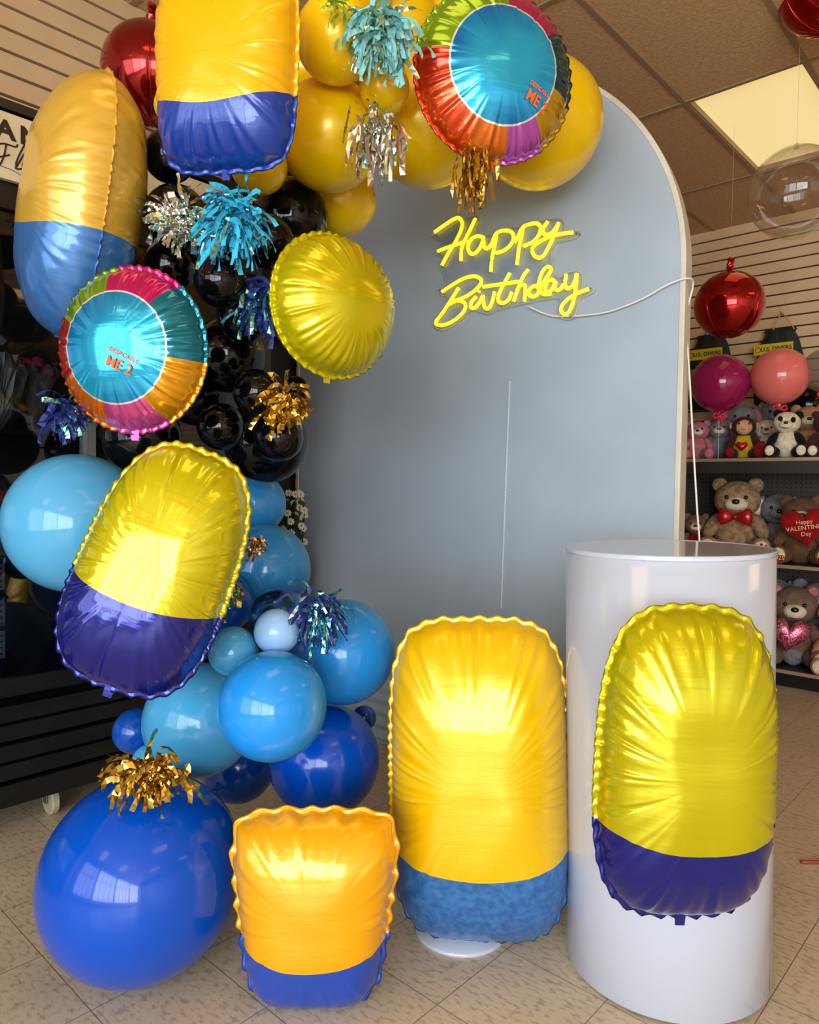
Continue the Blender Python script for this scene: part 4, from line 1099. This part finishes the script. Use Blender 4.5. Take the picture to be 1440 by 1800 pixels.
heart_mb(.25, .05, (-.03, -.16, .2), .1).build('sequin_heart', sequin, lb, smooth=True)
plush('light grey plush rabbit behind the taupe bear at the right edge', 'rabbit', onshelf(1446, z3, .38), .55, FACE, gry, crm, ears='round')
plush('grey-white plush dog behind the plinth edge on the lowest shelf', 'dog', onshelf(1362, z3, .36), .56, FACE, gry, crm, ears='long')
plush('caramel plush bear at the right end of the lowest shelf', 'bear', onshelf(1482, z3, .16), .4, FACE, car, crm, pad=crm)

# drawstring bags with yellow labels on the slat wall
bagm = noisy(mat('black_mesh_bag', rgb(18, 17, 17), .7), rgb(28, 27, 27), 80, 2); yl = mat('yellow_card', rgb(206, 178, 20), .5); pap = mat('bag_card', rgb(120, 110, 90), .6)
def onwall(px, py, off):
    p = hit(px, py, CORNER - B * off, B); return p
def bag(label, px, pyt, pyb, wpx, hook, seed):
    c = onwall(px, (pyt + pyb) / 2, .06); top_ = onwall(px, pyt, .06); bot = onwall(px, pyb, .06)
    k = c.y / FPX; w_ = wpx * k / math.cos(math.radians(25)) * .95; h_ = top_.z - bot.z
    t = thing('drawstring_bag', label, 'bag'); t.matrix_world = frame(c, -A, B)
    vs = []; n = 32; rows = [(-.5, .42, .02), (-.47, .5, .035), (-.2, .52, .045), (.15, .47, .04), (.35, .38, .03), (.44, .3, .022), (.48, .34, .015), (.5, .3, .008)]
    for z, hw, th_ in rows:
        for i in range(n):
            a = 2 * PI * i / n; vs.append((hw * w_ * math.cos(a), th_ * math.sin(a) + .004 * math.sin(7 * a) * (z > .3), z * h_))
    MB().add(vs, [(j * n + i, j * n + (i + 1) % n, (j + 1) * n + (i + 1) % n, (j + 1) * n + i) for j in range(len(rows) - 1) for i in range(n)] + [tuple(range(n)), tuple(range((len(rows) - 1) * n, len(rows) * n))]).build('pouch', bagm, t, smooth=True)
    cd = MB().box((-.09 * w_, -.05, .23 * h_), (w_ * .8, .003, h_ * .14)).build('label_card', yl, t); cd['label'] = 'yellow label reading U.S. DIVERS'
    me = text_mesh('U.S. DIVERS', w_ * .125, .0006, offset=w_ * .003)
    for v in me.vertices: v.co = (v.co.x - .03 * w_, v.co.y - .0525, v.co.z + .23 * h_)
    link('lettering', me, mat('label_ink', rgb(20, 18, 14), .5), cd, smooth=False)
    MB().tube([(-.4 * w_ + .018 * math.cos(q / 3), -.0525, .23 * h_ + .018 * math.sin(q / 3)) for q in range(20)], .002, 5).build('emblem', MATS['label_ink'], cd)
    MB().box((-.1 * w_, -.049, -.1 * h_), (w_ * .7, .003, h_ * .28)).build('info_card', pap, t)
    s_ = MB(); z1_ = h_ * .5
    s_.tube(catmull([(-.15 * w_, -.01, z1_ - .01), (-.04 * w_, -.01, z1_ + .07), (.02 * w_, 0, z1_ + .11)], 4), .004, 6)
    s_.tube(catmull([(.3 * w_, -.02, z1_ - .02), (.15 * w_, -.03, z1_ + .06), (.02 * w_, 0, z1_ + .11)], 4), .004, 6)
    s_.build('drawstring', mat('yellow_cord', rgb(190, 150, 20), .6) if hook else bagm, t)
    MB().tube([(.02 * w_, .055, z1_ + .1), (.02 * w_, -.03, z1_ + .1), (.02 * w_, -.04, z1_ + .115)], .004, 6).build('hook', alu_m, t)
    return t
bag('black drawstring bag with yellow label behind the pink balloon', 1370, 578, 712, 76, True, 1)
bag('black drawstring bag with yellow label behind the magenta balloon', 1249, 588, 720, 72, False, 2)
# round balloons on ribbons above the plush
bowm = mat('pink_ribbon', rgb(214, 30, 64), .35)
def stand_balloon(label, px, py, rpx, Y, m_, sx=.0):
    c = at(px, py, Y); r = pxr(rpx, Y)
    t = thing('bubble_balloon', label, 'balloon', c)
    balloon_mesh(r, .04).build('skin', m_, t, smooth=True)
    MB().lathe([(.02, -r * 1.0), (.009, -r * 1.09), (.008, -r * 1.16), (.014, -r * 1.2)], n=16).build('neck', m_, t, smooth=True)
    b_ = MB(); zb = -r * 1.18
    for s_ in (-1, 1):
        b_.tube(catmull([(0, -.012, zb), (s_ * .03, -.018, zb + .018), (s_ * .045, -.014, zb), (s_ * .03, -.012, zb - .012), (0, -.012, zb)], 4), .006, 6)
        b_.tube(catmull([(0, -.012, zb), (s_ * .012, -.015, zb - .03), (s_ * .016, -.015, zb - .055)], 4), .005, 6)
    b_.build('ribbon_bow', bowm, t, smooth=True)
    MB().tube([(0, 0, zb), (0.003, 0, zt + .004 - c.z)], .0012, 5).build('string', cable_m, t)
    return t
stand_balloon('magenta bubble balloon on a string left of the pink one', 1266, 673, 49, 4.75, LX['magenta'])
stand_balloon('salmon pink bubble balloon with a ribbon bow above the panda', 1371, 661, 48, 4.6, LX['pink'])
grb = mat('smoky_bubble', rgb(120, 104, 90), .08, coat=1, alpha=.55)
stand_balloon('smoky transparent bubble balloon at the right picture edge', 1450, 650, 37, 4.5, grb)
stand_balloon('glossy black bubble balloon behind the panda at the right', 1420, 712, 34, 4.85, LX['black'])

# reddish cord on the floor at the far right
p0 = hit(1408, 1515, Vector((0, 0, .006)), Vector((0, 0, 1))); p1 = hit(1560, 1525, Vector((0, 0, .006)), Vector((0, 0, 1)))
tag(MB().tube(catmull([p0, p0.lerp(p1, .5) + Vector((0, .01, 0)), p1], 6), .006, 8).build('extension_cord', mat('red_cord', rgb(150, 62, 36), .5), smooth=True), 'reddish brown cord lying on the floor right of the plinth', 'cord')
# round white weight under the big foil balloon
wb = thing('balloon_weight', 'white round base on the floor under the largest foil balloon', 'base', (hit(812, 1655, Vector((0, 0, 0)), Vector((0, 0, 1)))[0], 1.93, 0))
MB().lathe([(.12, 0), (.125, .004), (.12, .012), (.02, .016), (.001, .016)], n=48, cap=False).build('plate', pl_m, wb, smooth=True)
MB().lathe([(.012, .012), (.012, .04)], n=16).build('peg', pl_m, wb)
